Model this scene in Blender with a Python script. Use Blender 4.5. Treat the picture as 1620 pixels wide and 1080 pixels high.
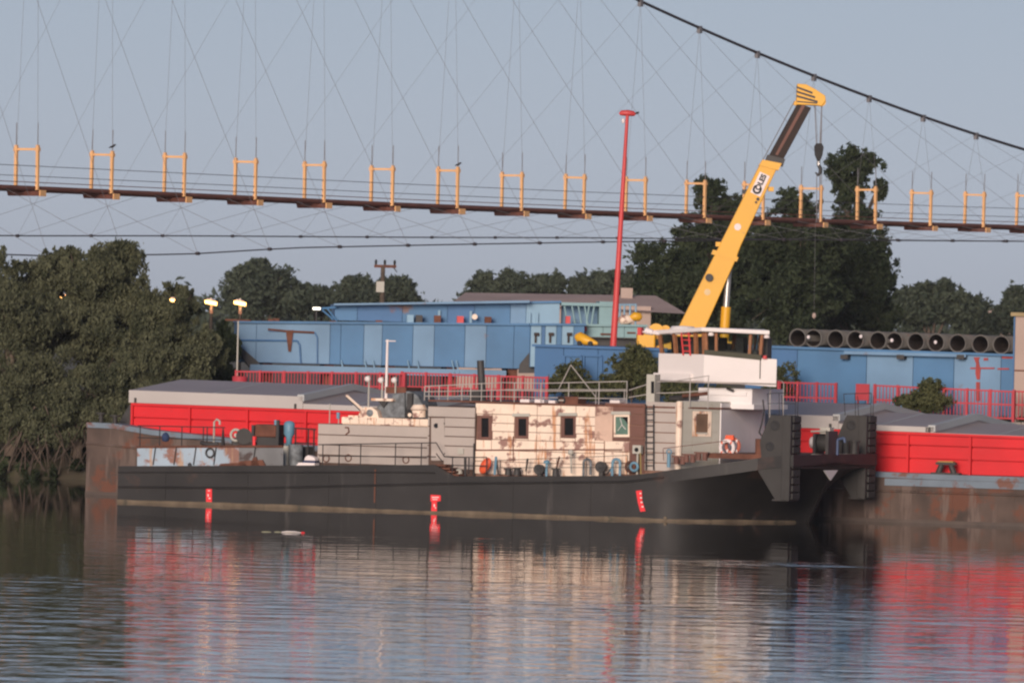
import bpy, math, random
import numpy as np
from mathutils import Vector, Matrix
R = math.radians
scene = bpy.context.scene
for o in list(bpy.data.objects): bpy.data.objects.remove(o)

# ------------------------------------------------------------------ camera
CAM = Vector((0, 0, 7.0)); FPX = 13500.0; PITCH = math.atan(35/FPX); ROLL = R(1.4)
F_ = Vector((0, math.cos(PITCH), -math.sin(PITCH)))
U0 = Vector((0, math.sin(PITCH), math.cos(PITCH))); R0 = Vector((1, 0, 0))
R_ = R0*math.cos(ROLL) + U0*math.sin(ROLL); U_ = -R0*math.sin(ROLL) + U0*math.cos(ROLL)
cd = bpy.data.cameras.new('camera'); cam = bpy.data.objects.new('camera', cd); scene.collection.objects.link(cam)
cd.sensor_width = 36; cd.lens = 36*FPX/1620; cd.clip_start = 1; cd.clip_end = 20000
M = Matrix((R_, U_, -F_)).transposed().to_4x4(); M.translation = CAM; cam.matrix_world = M
scene.camera = cam
cd.dof.use_dof = True; cd.dof.focus_distance = 305; cd.dof.aperture_fstop = 4.0

# ------------------------------------------------------------------ sky, sun, exposure
SUN_AZ, SUN_EL = R(13), R(11)
w = bpy.data.worlds.new('World'); scene.world = w; w.use_nodes = True
nt = w.node_tree; nt.nodes.clear()
sky = nt.nodes.new('ShaderNodeTexSky'); sky.sky_type = 'NISHITA'; sky.sun_disc = False
sky.sun_elevation = SUN_EL; sky.sun_rotation = math.pi + SUN_AZ
sky.air_density = 1.0; sky.dust_density = 0.3; sky.ozone_density = 1.0
hs = nt.nodes.new('ShaderNodeHueSaturation'); hs.inputs['Saturation'].default_value = 0.4
bg = nt.nodes.new('ShaderNodeBackground'); bg.inputs['Strength'].default_value = 0.069
wo = nt.nodes.new('ShaderNodeOutputWorld')
tn = nt.nodes.new('ShaderNodeMix'); tn.data_type = 'RGBA'; tn.blend_type = 'MULTIPLY'; tn.inputs['Factor'].default_value = 1; tn.inputs['B'].default_value = (.70, .83, 1.19, 1)   # an even mauve cast of dusk
nt.links.new(sky.outputs[0], hs.inputs['Color']); nt.links.new(hs.outputs[0], tn.inputs['A']); nt.links.new(tn.outputs['Result'], bg.inputs['Color']); nt.links.new(bg.outputs[0], wo.inputs['Surface'])
sl = bpy.data.lights.new('sun', 'SUN'); sl.energy = 3.55; sl.angle = R(22); sl.color = (1, .82, .69)
so = bpy.data.objects.new('sun', sl); scene.collection.objects.link(so)
so.rotation_euler = Vector((-math.sin(SUN_AZ)*math.cos(SUN_EL), -math.cos(SUN_AZ)*math.cos(SUN_EL), math.sin(SUN_EL))).to_track_quat('Z', 'Y').to_euler()
vs = scene.view_settings; vs.view_transform = 'Standard'; vs.look = 'None'; vs.gamma = 1; vs.exposure = 0.0; vs.use_curve_mapping = False
scene.cycles.filter_width = 2.3          # the photograph is a soft hand-held telephoto shot
scene.cycles.use_denoising = True
scene.cycles.max_bounces = 6

# ------------------------------------------------------------------ helpers
C = scene.collection
def ray(px, py): return (F_ + R_*((px-810)/FPX) - U_*((py-540)/FPX))
def W(px, py, Y):                      # world point at depth Y seen at that place of the photograph
    d = ray(px, py); t = (Y-CAM.y)/d.y; return CAM + d*t
def WZ(px, py, z):
    d = ray(px, py); t = (z-CAM.z)/d.z; return CAM + d*t
class Frame:                           # a heading in plan: u runs right and nearer, v runs away
    def __init__(s, o, a):
        s.o = Vector((o.x, o.y, 0)); s.a = a
        s.eu = Vector((math.cos(a), -math.sin(a), 0)); s.ev = Vector((math.sin(a), math.cos(a), 0))
    def at(s, px, py, v):
        d = ray(px, py); t = (v - (CAM-s.o).dot(s.ev))/d.dot(s.ev); p = CAM + d*t
        return (p-s.o).dot(s.eu), p.z
    def w(s, u, v, z=0): return s.o + s.eu*u + s.ev*v + Vector((0, 0, z))
    def P(s, px, py, v):
        u, z = s.at(px, py, v); return Vector((u, v, z))
O = WZ(810, 815.5, 0)
SH = Frame(O, R(24))                   # the ships and the quay lie along this heading
def link(o): C.objects.link(o); return o
def tag(o, label=None, cat=None, group=None, kind=None):
    if label: o['label'] = label
    if cat: o['category'] = cat
    if group: o['group'] = group
    if kind: o['kind'] = kind
    return o
def thing(name, label, cat, loc=(0, 0, 0), rz=0, group=None):
    o = bpy.data.objects.new(name, None); link(o); o.location = loc; o.rotation_euler = (0, 0, rz); o.empty_display_size = .3
    return tag(o, label, cat, group)
def sthing(name, label, cat, u=0, v=0, z=0, group=None, fr=None):
    fr = fr or SH
    return thing(name, label, cat, fr.w(u, v, z), -fr.a, group)
class MB:
    def __init__(s, off=(0, 0, 0)): s.v = []; s.f = []; s.sm = []; s.off = Vector(off)
    def add(s, vs_, fs, smooth=False):
        n = len(s.v); s.v += [tuple(Vector(p)-s.off) for p in vs_]
        for f in fs: s.f.append([i+n for i in f]); s.sm.append(smooth)
        return s
    def hexa(s, p): return s.add(p, [(0,3,2,1),(4,5,6,7),(0,1,5,4),(1,2,6,5),(2,3,7,6),(3,0,4,7)])
    def box(s, x0, x1, y0, y1, z0, z1):
        return s.hexa([(x0,y0,z0),(x1,y0,z0),(x1,y1,z0),(x0,y1,z0),(x0,y0,z1),(x1,y0,z1),(x1,y1,z1),(x0,y1,z1)])
    def prism(s, poly, v0, v1):        # (u, z) outline pushed along v
        n = len(poly)
        return s.add([(u, v0, z) for u, z in poly]+[(u, v1, z) for u, z in poly],
            [list(range(n)), list(range(2*n-1, n-1, -1))]+[(i, n+i, n+(i+1)%n, (i+1)%n) for i in range(n)])
    def plan(s, poly, z0, z1):         # (x, y) outline; z may be lists
        n = len(poly); a = z0 if isinstance(z0, (list, tuple)) else [z0]*n; b = z1 if isinstance(z1, (list, tuple)) else [z1]*n
        return s.add([(p[0], p[1], a[i]) for i, p in enumerate(poly)]+[(p[0], p[1], b[i]) for i, p in enumerate(poly)],
            [list(range(n-1, -1, -1)), list(range(n, 2*n))]+[(i, (i+1)%n, n+(i+1)%n, n+i) for i in range(n)])
    def cone(s, p0, p1, r0, r1=None, n=8, caps=True):
        r1 = r0 if r1 is None else r1; p0 = Vector(p0); p1 = Vector(p1); d = (p1-p0).normalized()
        a = d.orthogonal().normalized(); b = d.cross(a); vv = []
        for p, r in ((p0, r0), (p1, r1)):
            for i in range(n):
                t = 2*math.pi*i/n; vv.append(p+(a*math.cos(t)+b*math.sin(t))*r)
        s.add(vv, [(i, (i+1)%n, n+(i+1)%n, n+i) for i in range(n)], n > 6)
        if caps: s.add(vv, [list(range(n-1, -1, -1)), list(range(n, 2*n))])
        return s
    def tube(s, pts, r, n=6):
        for a, b in zip(pts[:-1], pts[1:]): s.cone(a, b, r, r, n)
        return s
    def sweep(s, pts, rs, n=8):        # one continuous tapering tube
        pts = [Vector(p) for p in pts]; vv = []; a = None
        for i, p in enumerate(pts):
            d = (pts[min(i+1, len(pts)-1)]-pts[max(i-1, 0)]).normalized()
            a = d.orthogonal().normalized() if a is None else (a-d*a.dot(d)).normalized()
            b = d.cross(a)
            for k in range(n):
                t = 2*math.pi*k/n; vv.append(p+(a*math.cos(t)+b*math.sin(t))*rs[i])
        fs = [(i*n+k, i*n+(k+1)%n, (i+1)*n+(k+1)%n, (i+1)*n+k) for i in range(len(pts)-1) for k in range(n)]
        s.add(vv, fs, True); m = len(pts)-1
        return s.add(vv, [list(range(n-1, -1, -1)), list(range(m*n, m*n+n))])
    def lathe(s, prof, c, ax='z', n=16):    # (radius, height) profile
        c = Vector(c); vv = []
        E = {'z': (Vector((1,0,0)), Vector((0,1,0)), Vector((0,0,1))), 'y': (Vector((1,0,0)), Vector((0,0,1)), Vector((0,-1,0))), 'x': (Vector((0,1,0)), Vector((0,0,1)), Vector((1,0,0)))}[ax]
        for r, h in prof:
            for k in range(n):
                t = 2*math.pi*k/n; vv.append(c+(E[0]*math.cos(t)+E[1]*math.sin(t))*r+E[2]*h)
        return s.add(vv, [(i*n+k, i*n+(k+1)%n, (i+1)*n+(k+1)%n, (i+1)*n+k) for i in range(len(prof)-1) for k in range(n)], True)
    def torus(s, c, R1, r, ax='y', n=20, m=8):
        return s.lathe([(R1+r*math.cos(2*math.pi*i/m), r*math.sin(2*math.pi*i/m)) for i in range(m+1)], c, ax, n)
    def mesh(s, name):
        me = bpy.data.meshes.new(name); me.from_pydata(s.v, [], s.f); me.polygons.foreach_set('use_smooth', s.sm); me.update(); return me
    def build(s, name, m, parent=None, label=None, kind=None, bevel=0):
        o = bpy.data.objects.new(name, s.mesh(name)); link(o); o.data.materials.append(m)
        if parent: o.parent = parent
        if bevel:
            b = o.modifiers.new('edge', 'BEVEL'); b.width = bevel; b.segments = 2; b.limit_method = 'ANGLE'
        return tag(o, label, kind=kind)
def text_mesh(txt, size, name, m, parent, mat4, depth=.006, bold=0.0):
    cu = bpy.data.curves.new(name, 'FONT'); cu.body = txt; cu.size = size; cu.extrude = depth; cu.offset = bold; cu.align_x = 'CENTER'; cu.align_y = 'CENTER'
    t = bpy.data.objects.new(name, cu); link(t); bpy.context.view_layer.update()
    me = bpy.data.meshes.new_from_object(t.evaluated_get(bpy.context.evaluated_depsgraph_get())); bpy.data.objects.remove(t)
    o = bpy.data.objects.new(name, me); link(o); o.data.materials.clear(); o.data.materials.append(m); o.parent = parent; o.matrix_local = mat4
    return o
def copy_tree(o, parent=None):
    c = o.copy(); link(c)
    c.parent = parent
    for ch in list(o.children): copy_tree(ch, c)
    return c

# ------------------------------------------------------------------ materials
def srgb(r, g, b):
    return tuple(((c/255)/12.92 if c/255 <= .04045 else ((c/255+.055)/1.055)**2.4) for c in (r, g, b))
def mat(name, col, rough=.6, var=.12, scale=1.5, rust=None, rust_amt=0.0, rust_scale=1.2, streak=0.0, metal=0, bump=0.0, bscale=8, stretch=(1, 1, 1), rust2=None):
    m = bpy.data.materials.new(name); m.use_nodes = True; t = m.node_tree; N = t.nodes; L = t.links
    b = N['Principled BSDF']; b.inputs['Roughness'].default_value = rough; b.inputs['Metallic'].default_value = metal
    tc = N.new('ShaderNodeTexCoord')
    mp = N.new('ShaderNodeMapping'); mp.inputs['Scale'].default_value = stretch; L.new(tc.outputs['Object'], mp.inputs[0])
    n1 = N.new('ShaderNodeTexNoise'); n1.inputs['Scale'].default_value = scale; n1.inputs['Detail'].default_value = 6; L.new(mp.outputs[0], n1.inputs['Vector'])
    mx = N.new('ShaderNodeMix'); mx.data_type = 'RGBA'
    mx.inputs['A'].default_value = tuple(c*(1-var) for c in col)+(1,); mx.inputs['B'].default_value = tuple(min(1, c*(1+var)) for c in col)+(1,)
    cr = N.new('ShaderNodeMapRange'); cr.inputs[1].default_value = .3; cr.inputs[2].default_value = .7; L.new(n1.outputs[0], cr.inputs[0]); L.new(cr.outputs[0], mx.inputs['Factor'])
    out = mx.outputs['Result']
    if rust:
        for k, (sc, st, am, cc) in enumerate(((rust_scale, (1, 1, 1.2), rust_amt, rust), (rust_scale*2.2, (1, 1, .12), rust_amt*streak, rust2 or rust))):
            if am <= 0: continue
            m2 = N.new('ShaderNodeMapping'); m2.inputs['Scale'].default_value = st; m2.inputs['Location'].default_value = (k*7.3, 3.1, 1.7); L.new(tc.outputs['Object'], m2.inputs[0])
            n2 = N.new('ShaderNodeTexNoise'); n2.inputs['Scale'].default_value = sc; n2.inputs['Detail'].default_value = 9; n2.inputs['Roughness'].default_value = .62; L.new(m2.outputs[0], n2.inputs['Vector'])
            r2 = N.new('ShaderNodeMapRange'); th = .72-.34*am; r2.inputs[1].default_value = th; r2.inputs[2].default_value = th+.07; r2.inputs[4].default_value = .9; L.new(n2.outputs[0], r2.inputs[0])
            x2 = N.new('ShaderNodeMix'); x2.data_type = 'RGBA'; x2.inputs['B'].default_value = cc+(1,); L.new(out, x2.inputs['A']); L.new(r2.outputs[0], x2.inputs['Factor']); out = x2.outputs['Result']
    L.new(out, b.inputs['Base Color'])
    if bump:
        n3 = N.new('ShaderNodeTexNoise'); n3.inputs['Scale'].default_value = bscale; n3.inputs['Detail'].default_value = 4; L.new(tc.outputs['Object'], n3.inputs['Vector'])
        bp = N.new('ShaderNodeBump'); bp.inputs['Strength'].default_value = bump; bp.inputs['Distance'].default_value = .03; L.new(n3.outputs[0], bp.inputs['Height']); L.new(bp.outputs[0], b.inputs['Normal'])
    return m
def leafmat(name, c1, c2, scale=.8):
    m = bpy.data.materials.new(name); m.use_nodes = True; t = m.node_tree; N = t.nodes; L = t.links
    b = N['Principled BSDF']; b.inputs['Roughness'].default_value = .7; b.inputs['Specular IOR Level'].default_value = .15
    at = N.new('ShaderNodeAttribute'); at.attribute_name = 'tint'
    mx = N.new('ShaderNodeMix'); mx.data_type = 'RGBA'; mx.inputs['A'].default_value = c1+(1,); mx.inputs['B'].default_value = c2+(1,)
    L.new(at.outputs['Fac'], mx.inputs['Factor']); L.new(mx.outputs['Result'], b.inputs['Base Color'])
    tr = N.new('ShaderNodeBsdfTranslucent'); L.new(mx.outputs['Result'], tr.inputs['Color'])
    ms = N.new('ShaderNodeMixShader'); ms.inputs[0].default_value = .28; L.new(b.outputs[0], ms.inputs[1]); L.new(tr.outputs[0], ms.inputs[2])
    L.new(ms.outputs[0], N['Material Output'].inputs['Surface'])
    return m
RUST = (.16, .055, .028); RUSTD = (.07, .03, .02)
m_hull = mat('black_hull_paint', (.0155, .0142, .0138), .6, .4, .6, (.045, .026, .02), .36, .6, .8, bump=.6, bscale=.9, rust2=(.05, .045, .042))
m_band = mat('waterline_scum', (.13, .10, .068), .85, .35, 1.5, (.06, .055, .04), .4, 1.5, .8)
m_red_mark = mat('red_mark_paint', (.85, .03, .04), .5, .06)
m_white_mark = mat('white_mark_paint', (.8, .72, .7), .6, .05)
m_grey = mat('grey_deckhouse_paint', (.43, .375, .335), .55, .05, 1.2, RUST, .10, 1.1, .6, bump=.12, bscale=2)
m_greyp = mat('pale_grey_paint', (.44, .425, .37), .55, .07, 1.2, RUST, .16, 1.3, .6, bump=.12, bscale=2)
m_cream = mat('cream_rust_paint', (.85, .69, .55), .6, .07, 1.5, (.24, .11, .09), .50, 2.1, .9, bump=.15, bscale=3, rust2=(.55, .25, .11))
m_brown = mat('red_oxide_primer', (.155, .07, .052), .7, .15, 1.5, (.30, .17, .13), .15, 1.5)
m_white = mat('white_paint', (.80, .745, .715), .45, .03, 1.0, (.5, .4, .33), .05, 2, .8)
m_whitef = mat('white_front_paint', (.78, .75, .74), .5, .05, 1.0, (.4, .32, .27), .12, 2, .8)
m_joint = mat('rusty_joint', (.10, .06, .045), .8, .3, 2)
m_jointl = mat('worn_joint', (.22, .12, .085), .8, .3, 2)
m_wood = mat('varnished_wood', (.30, .13, .06), .5, .2, 6)
m_glass_d = mat('dark_glass', (.010, .009, .009), .12, .1); m_glass_d.node_tree.nodes['Principled BSDF'].inputs['Specular IOR Level'].default_value = .2
m_glass_g = mat('green_glass', (.11, .19, .145), .25, .15, 2)
m_black = mat('black_steel', (.04, .038, .037), .6, .2, 2)
m_knee = mat('knee_steel', (.032, .030, .028), .65, .2, 1.2, RUST, .2, 1.0, .6, bump=.2, bscale=3)
m_rubber = mat('rubber', (.025, .025, .026), .8, .2, 4)
m_rail = mat('dark_rail', (.03, .028, .028), .6, .2)
m_railp = mat('pale_rail', (.42, .39, .36), .55, .15, 3, RUST, .2, 3)
m_rust = mat('rust', (.13, .05, .03), .85, .35, 2.5)
m_rusthull = mat('rusty_barge_hull', (.080, .055, .044), .8, .4, .8, (.135, .05, .028), .52, .8, 1.0, bump=.5, bscale=1.5, rust2=(.145, .105, .088))
m_gunw = mat('blue_gunwale', (.15, .195, .24), .6, .15, 1.0, RUST, .5, .9, .5)
m_coam = mat('red_coaming', (.64, .008, .014), .5, .10, .7, (.40, .010, .012), .18, .8, .9, bump=.15, bscale=1)
m_hatch = mat('hatch_sheet', (.24, .21, .205), .55, .08, .4)
m_hatche = mat('hatch_edge', (.46, .425, .40), .55, .06, .5)
m_hatcht = mat('hatch_trim', (.45, .465, .455), .5, .05, .5)
m_blue = mat('girder_blue', (.068, .18, .335), .6, .16, .5, (.2, .11, .08), .24, .6, .9, bump=.2, bscale=1.5)
m_blue2 = mat('girder_blue_pale', (.15, .27, .41), .6, .16, .5, (.2, .11, .08), .26, .6, .9, bump=.2, bscale=1.5)  # paler girder blue, used to paint in light on ribbed panels
m_blued = mat('girder_blue_deep', (.055, .15, .31), .6, .10, .4, (.2, .09, .06), .14, .6, .6, bump=.2, bscale=1.5)
m_bluel = mat('light_blue_paint', (.23, .38, .50), .6, .1, .6, RUST, .15, 1)
m_teal = mat('teal_paint', (.22, .36, .38), .6, .1, .6, RUST, .2, .8)
m_redf = mat('red_fence_paint', (.46, .04, .055), .6, .12, 1)
m_redp = mat('red_pole_paint', (.60, .06, .06), .5, .1, .6)
m_yellow = mat('crane_yellow', (.75, .385, .018), .45, .06, .5, (.35, .17, .05), .14, .9, .5)
m_orange = mat('portal_yellow', (.80, .45, .20), .6, .12, .6)
m_boomd = mat('boom_brown', (.026, .014, .010), .75, .3, .8)
m_steel = mat('bright_steel', (.45, .44, .42), .35, .1, 2, metal=.6)
m_cable = mat('cable_steel', (.17, .165, .175), .6, .15)
m_cablem = mat('main_cable_steel', (.055, .045, .05), .6, .15)
m_brust = mat('bridge_rust', (.16, .062, .045), .8, .25, 1)
m_pipe = mat('weathered_pipe', (.115, .108, .097), .8, .25, 1, RUST, .3, .8, .4)
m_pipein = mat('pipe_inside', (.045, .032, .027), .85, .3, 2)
m_conc = mat('quay_concrete', (.27, .24, .21), .9, .2, .6, (.2, .12, .07), .3, .5, bump=.3, bscale=3)
m_roofo = mat('shed_roof', (.44, .33, .29), .8, .12, .5)
m_wallp = mat('shed_wall', (.42, .32, .27), .8, .1, .5)
m_bark = mat('bark', (.10, .075, .055), .9, .3, 3, bump=.5, bscale=6)
m_barkd = mat('twig', (.085, .06, .045), .9, .3, 3)
m_blueobj = mat('blue_bottle_paint', (.13, .27, .37), .5, .12, 2, RUST, .15, 2)
m_rustblue = mat('rusty_blue_plate', (.34, .43, .51), .6, .1, 1.0, (.25, .10, .055), .60, 1.3, .8, rust2=(.45, .28, .17))
m_tarp = mat('mottled_cover', (.15, .165, .175), .8, .5, 5)
m_orangeb = mat('orange_plastic', (.75, .11, .04), .5, .08)
m_dirtg = mat('ground_soil', (.13, .11, .075), .95, .35, .15, (.07, .085, .03), .6, .2, bump=.5, bscale=1)
m_leafw = leafmat('willow_leaf', (.040, .050, .028), (.165, .172, .100))
m_leafd = leafmat('dark_leaf', (.022, .036, .020), (.072, .092, .046))
m_leaff = leafmat('far_leaf_hazed', (.055, .075, .055), (.10, .12, .08))  # lightened leaf colours paint in part of the distance haze
m_leafb = leafmat('bush_leaf', (.05, .065, .028), (.15, .155, .07))
# ------------------------------------------------------------------ water
def make_water():
    m = bpy.data.materials.new('river_water'); m.use_nodes = True; t = m.node_tree; N = t.nodes; L = t.links
    b = N['Principled BSDF']; b.inputs['Base Color'].default_value = (.022, .023, .018, 1); b.inputs['Roughness'].default_value = .03; b.inputs['IOR'].default_value = 1.33
    tc = N.new('ShaderNodeTexCoord')
    def noise(sx, sy, sc, det):
        mp = N.new('ShaderNodeMapping'); mp.inputs['Scale'].default_value = (sx, sy, 1); mp.inputs['Rotation'].default_value = (0, 0, R(4)); L.new(tc.outputs['Object'], mp.inputs[0])
        n = N.new('ShaderNodeTexNoise'); n.inputs['Scale'].default_value = sc; n.inputs['Detail'].default_value = det; n.inputs['Roughness'].default_value = .55; L.new(mp.outputs[0], n.inputs['Vector']); return n.outputs[0]
    a = noise(.8, 1, .6, 2); c = noise(.7, 1, 2.3, 2); pt_ = noise(.5, 1, .045, 2)
    md = N.new('ShaderNodeMath'); md.operation = 'MULTIPLY_ADD'; md.inputs[1].default_value = .13; L.new(c, md.inputs[0]); L.new(a, md.inputs[2])
    # the river is calmer in the lee of the moored ships and ruffled farther out
    sp = N.new('ShaderNodeSeparateXYZ'); L.new(tc.outputs['Object'], sp.inputs[0])
    mr = N.new('ShaderNodeMapRange'); mr.inputs[1].default_value = WAT['y0']; mr.inputs[2].default_value = WAT['y1']; mr.inputs[3].default_value = WAT['s0']; mr.inputs[4].default_value = WAT['s1']; L.new(sp.outputs['Y'], mr.inputs[0])
    pm = N.new('ShaderNodeMapRange'); pm.inputs[1].default_value = .32; pm.inputs[2].default_value = .68; pm.inputs[3].default_value = .55; pm.inputs[4].default_value = 1.5; L.new(pt_, pm.inputs[0])     # wind patches
    mu = N.new('ShaderNodeMath'); mu.operation = 'MULTIPLY'; L.new(mr.outputs[0], mu.inputs[0]); L.new(pm.outputs[0], mu.inputs[1])
    # a passing wake: a short band of livelier ripples
    wc = WZ(1215, 892, 0); vm = N.new('ShaderNodeMapping'); vm.vector_type = 'POINT'; vm.inputs['Location'].default_value = (-wc.x/3.9, -wc.y/4.2, 0); vm.inputs['Scale'].default_value = (1/3.9, 1/4.2, 0); L.new(tc.outputs['Object'], vm.inputs[0])
    ln = N.new('ShaderNodeVectorMath'); ln.operation = 'LENGTH'; L.new(vm.outputs[0], ln.inputs[0])
    wr_ = N.new('ShaderNodeMapRange'); wr_.interpolation_type = 'SMOOTHSTEP'; wr_.inputs[1].default_value = 1.0; wr_.inputs[2].default_value = .2; wr_.inputs[3].default_value = 0; wr_.inputs[4].default_value = 2.2; L.new(ln.outputs['Value'], wr_.inputs[0])
    ad = N.new('ShaderNodeMath'); ad.operation = 'ADD'; L.new(mu.outputs[0], ad.inputs[0]); L.new(wr_.outputs[0], ad.inputs[1])
    bp = N.new('ShaderNodeBump'); bp.inputs['Distance'].default_value = WAT['d']; L.new(ad.outputs[0], bp.inputs['Strength']); L.new(md.outputs[0], bp.inputs['Height']); L.new(bp.outputs[0], b.inputs['Normal'])
    o = MB().add([(-3000, -400, 0), (3000, -400, 0), (3000, 1200, 0), (-3000, 1200, 0)], [(0, 1, 2, 3)]).build('water', m)
    tag(o, 'calm grey river water with the ships mirrored in it', 'water', kind='structure')
WAT = dict(y0=300, y1=205, s0=.05, s1=.85, d=.05)
make_water()
# ------------------------------------------------------------------ land and quay
QV = 21.0; QZ = 3.6
def land():
    front = []; top = []
    for p in [(-2500, 700), (-300, 395), (-60, 353), (-24, 350), (-15, 349)]:
        front.append((p[0], p[1], -.6)); top.append((p[0]*1.0, p[1]+7, QZ-.4))
    e = SH.w(-21.5, QV+1.5); front.append((e.x-3, e.y+8, -.6)); top.append((e.x-2.5, e.y+12, QZ))
    for u, v in ((-21, QV+.02), (60, QV+.02), (2500, QV+.02)):
        e = SH.w(u, v); front.append((e.x, e.y, -.6)); top.append((e.x, e.y+.05, QZ))
    b = MB(); n = len(front); far = [(x*4 if abs(x) < 3000 else x, 9000, QZ) for x, y, z in top]
    far = [(-9000+18000*i/(n-1), 9000, QZ) for i in range(n)]
    b.add(front+top+far, [(i, i+1, n+i+1, n+i) for i in range(n-1)]+[(n+i, n+i+1, 2*n+i+1, 2*n+i) for i in range(n-1)])
    tag(b.build('ground', m_dirtg), 'flat earth bank behind the river and the quay', 'ground', kind='structure')
land()
q = sthing('quay_wall', 'low concrete quay wall behind the moored barge', 'wall', -21, QV, 0)
for i in range(26):
    MB().box(i*3.6+.01, i*3.6+3.58, -.02, .9, -1, QZ+.02-.004*(i % 3)).build('wall_block', m_conc, q)
# ------------------------------------------------------------------ red cargo barge
BV = 9.7; BW = 10.4
def barge():
    r = sthing('cargo_barge', 'long rusty cargo barge with bright red coaming and grey hatch roofs behind the tug', 'barge', 0, BV, 0)
    B = lambda: MB((0, BV, 0))
    A = lambda x, y, v=0: SH.at(x, y, BV+v)
    u0 = A(137, 700)[0]; u1 = u0+74
    # hull side top line, from the raised end at the left to the low side deck
    zl = A(139, 669)[1]; zm = A(420, 700)[1]; zr = A(1500, 752)[1]
    us = [u0, u0+1.2, A(240, 681)[0], A(420, 700)[0], A(560, 708)[0], A(1500, 752)[0], u1]
    zs = [zl, zl-.02, A(240, 681)[1], zm, (zm+zr)/2+.05, zr, zr]
    b = B(); sec = []
    for u, z in zip(us, zs): sec.append([(u, BV, -1), (u, BV, z), (u, BV+BW, z), (u, BV+BW, -1)])
    vv = [p for s in sec for p in s]; n = len(sec)
    fs = [(4*i+k, 4*i+4+k, 4*i+4+k+1, 4*i+k+1) for i in range(n-1) for k in range(3)]+[(0, 1, 2, 3), (4*n-1, 4*n-2, 4*n-3, 4*n-4)]
    b.add(vv, fs); b.build('hull', m_rusthull, r)
    # weld seams of the hull plating and a rubbing rim
    for k, (du, zz) in enumerate(((0, .55),)):
        b = B(); b.tube([(us[0], BV-.02, zs[0]-.75), (us[2], BV-.02, zs[2]-.72), (us[3], BV-.02, zs[3]-.6)], .045); b.build('rubbing_strake', m_rusthull, r)
    b = B(); b.tube([(A(1300, 760)[0], BV-.03, zr-.62), (u1, BV-.03, zr-.62)], .05); b.build('rubbing_strake', m_rusthull, r)
    uu = u0+1.4
    while uu < u0+42:
        MB((0, BV, 0)).box(uu-.025, uu+.025, BV-.015, BV+.02, -.1, 1.35).build('plate_seam', m_rusthull, r); uu += 2.4
    b = B()
    for i in range(len(us)-1):
        b.hexa([(us[i], BV-.06, zs[i]-.16), (us[i+1], BV-.06, zs[i+1]-.16), (us[i+1], BV+.85, zs[i+1]-.16), (us[i], BV+.85, zs[i]-.16),
                (us[i], BV-.06, zs[i]+.03), (us[i+1], BV-.06, zs[i+1]+.03), (us[i+1], BV+.85, zs[i+1]+.03), (us[i], BV+.85, zs[i]+.03)])
    b.build('gunwale', m_gunw, r)
    b = B(); b.hexa([(A(1400, 765)[0], BV-.045, zr-.42), (u1, BV-.045, zr-.42), (u1, BV, zr-.42), (A(1400, 765)[0], BV, zr-.42),
                     (A(1400, 765)[0], BV-.045, zr-.17), (u1, BV-.045, zr-.17), (u1, BV, zr-.17), (A(1400, 765)[0], BV, zr-.17)]); b.build('gunwale_stripe', m_gunw, r)
    wl = B().box(u0-.01, u1, BV-.02, BV, -.3, .12).build('waterline_band', mat('dark_wet_band', (.075, .055, .045), .6, .3, 1), r)
    # coaming: a wall of pressed panels between uprights
    CV = 1.0; ca = lambda x, y: SH.at(x, y, BV+CV)
    cu0 = ca(211, 660)[0]; zt0 = ca(211, 637)[1]; ur, zt1 = ca(1600, 689); zb = zr+.02; cu1 = u1-6
    zt = lambda u: zt0+(zt1-zt0)*(u-cu0)/(ur-cu0)
    zbt = lambda u: zb-.1
    b = B(); b.hexa([(cu0, BV+CV+.1, zb-.3), (cu1, BV+CV+.1, zb-.3), (cu1, BV+BW-CV, zb-.3), (cu0, BV+BW-CV, zb-.3),
                     (cu0, BV+CV+.1, zt(cu0)-.02), (cu1, BV+CV+.1, zt(cu1)-.02), (cu1, BV+BW-CV, zt(cu1)-.02), (cu0, BV+BW-CV, zt(cu0)-.02)]); b.build('coaming_box', m_coam, r)
    step = 2.42; n = int((ca(1640, 690)[0]-cu0)/step)+1
    for i in range(n):
        a0 = cu0+i*step; a1 = a0+step
        for k in range(3):
            f0, f1 = (0, .36, .68)[k], (.36, .68, 1)[k]
            q = []
            d = -.03-.02*k
            for vv in (BV+CV+d, BV+CV+.12):
                for u, f in ((a0+.05, f0), (a1-.05, f0), (a1-.05, f1), (a0+.05, f1)):
                    z = zb+(zt(u)-zb)*f+(.03 if f == f0 else -.03); q.append((u, vv, z))
            b = B(); b.add(q, [(0, 1, 2, 3), (7, 6, 5, 4), (0, 4, 5, 1), (1, 5, 6, 2), (2, 6, 7, 3), (3, 7, 4, 0)]); b.build('coaming_panel', m_coam, r)
        b = B(); b.hexa([(a0-.04, BV+CV-.16, zb), (a0+.04, BV+CV-.16, zb), (a0+.04, BV+CV+.05, zb), (a0-.04, BV+CV+.05, zb),
                         (a0-.04, BV+CV-.16, zt(a0)-.1), (a0+.04, BV+CV-.16, zt(a0)-.1), (a0+.04, BV+CV+.05, zt(a0)-.1), (a0-.04, BV+CV+.05, zt(a0)-.1)]); b.build('coaming_rib', m_coam, r)
    b = B(); b.hexa([(cu0-.02, BV+CV-.2, zt(cu0)-.09), (cu1, BV+CV-.2, zt(cu1)-.09), (cu1, BV+CV+.1, zt(cu1)-.09), (cu0-.02, BV+CV+.1, zt(cu0)-.09),
                     (cu0-.02, BV+CV-.2, zt(cu0)), (cu1, BV+CV-.2, zt(cu1)), (cu1, BV+CV+.1, zt(cu1)), (cu0-.02, BV+CV+.1, zt(cu0))]); b.build('coaming_rail', m_coam, r)
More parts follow.
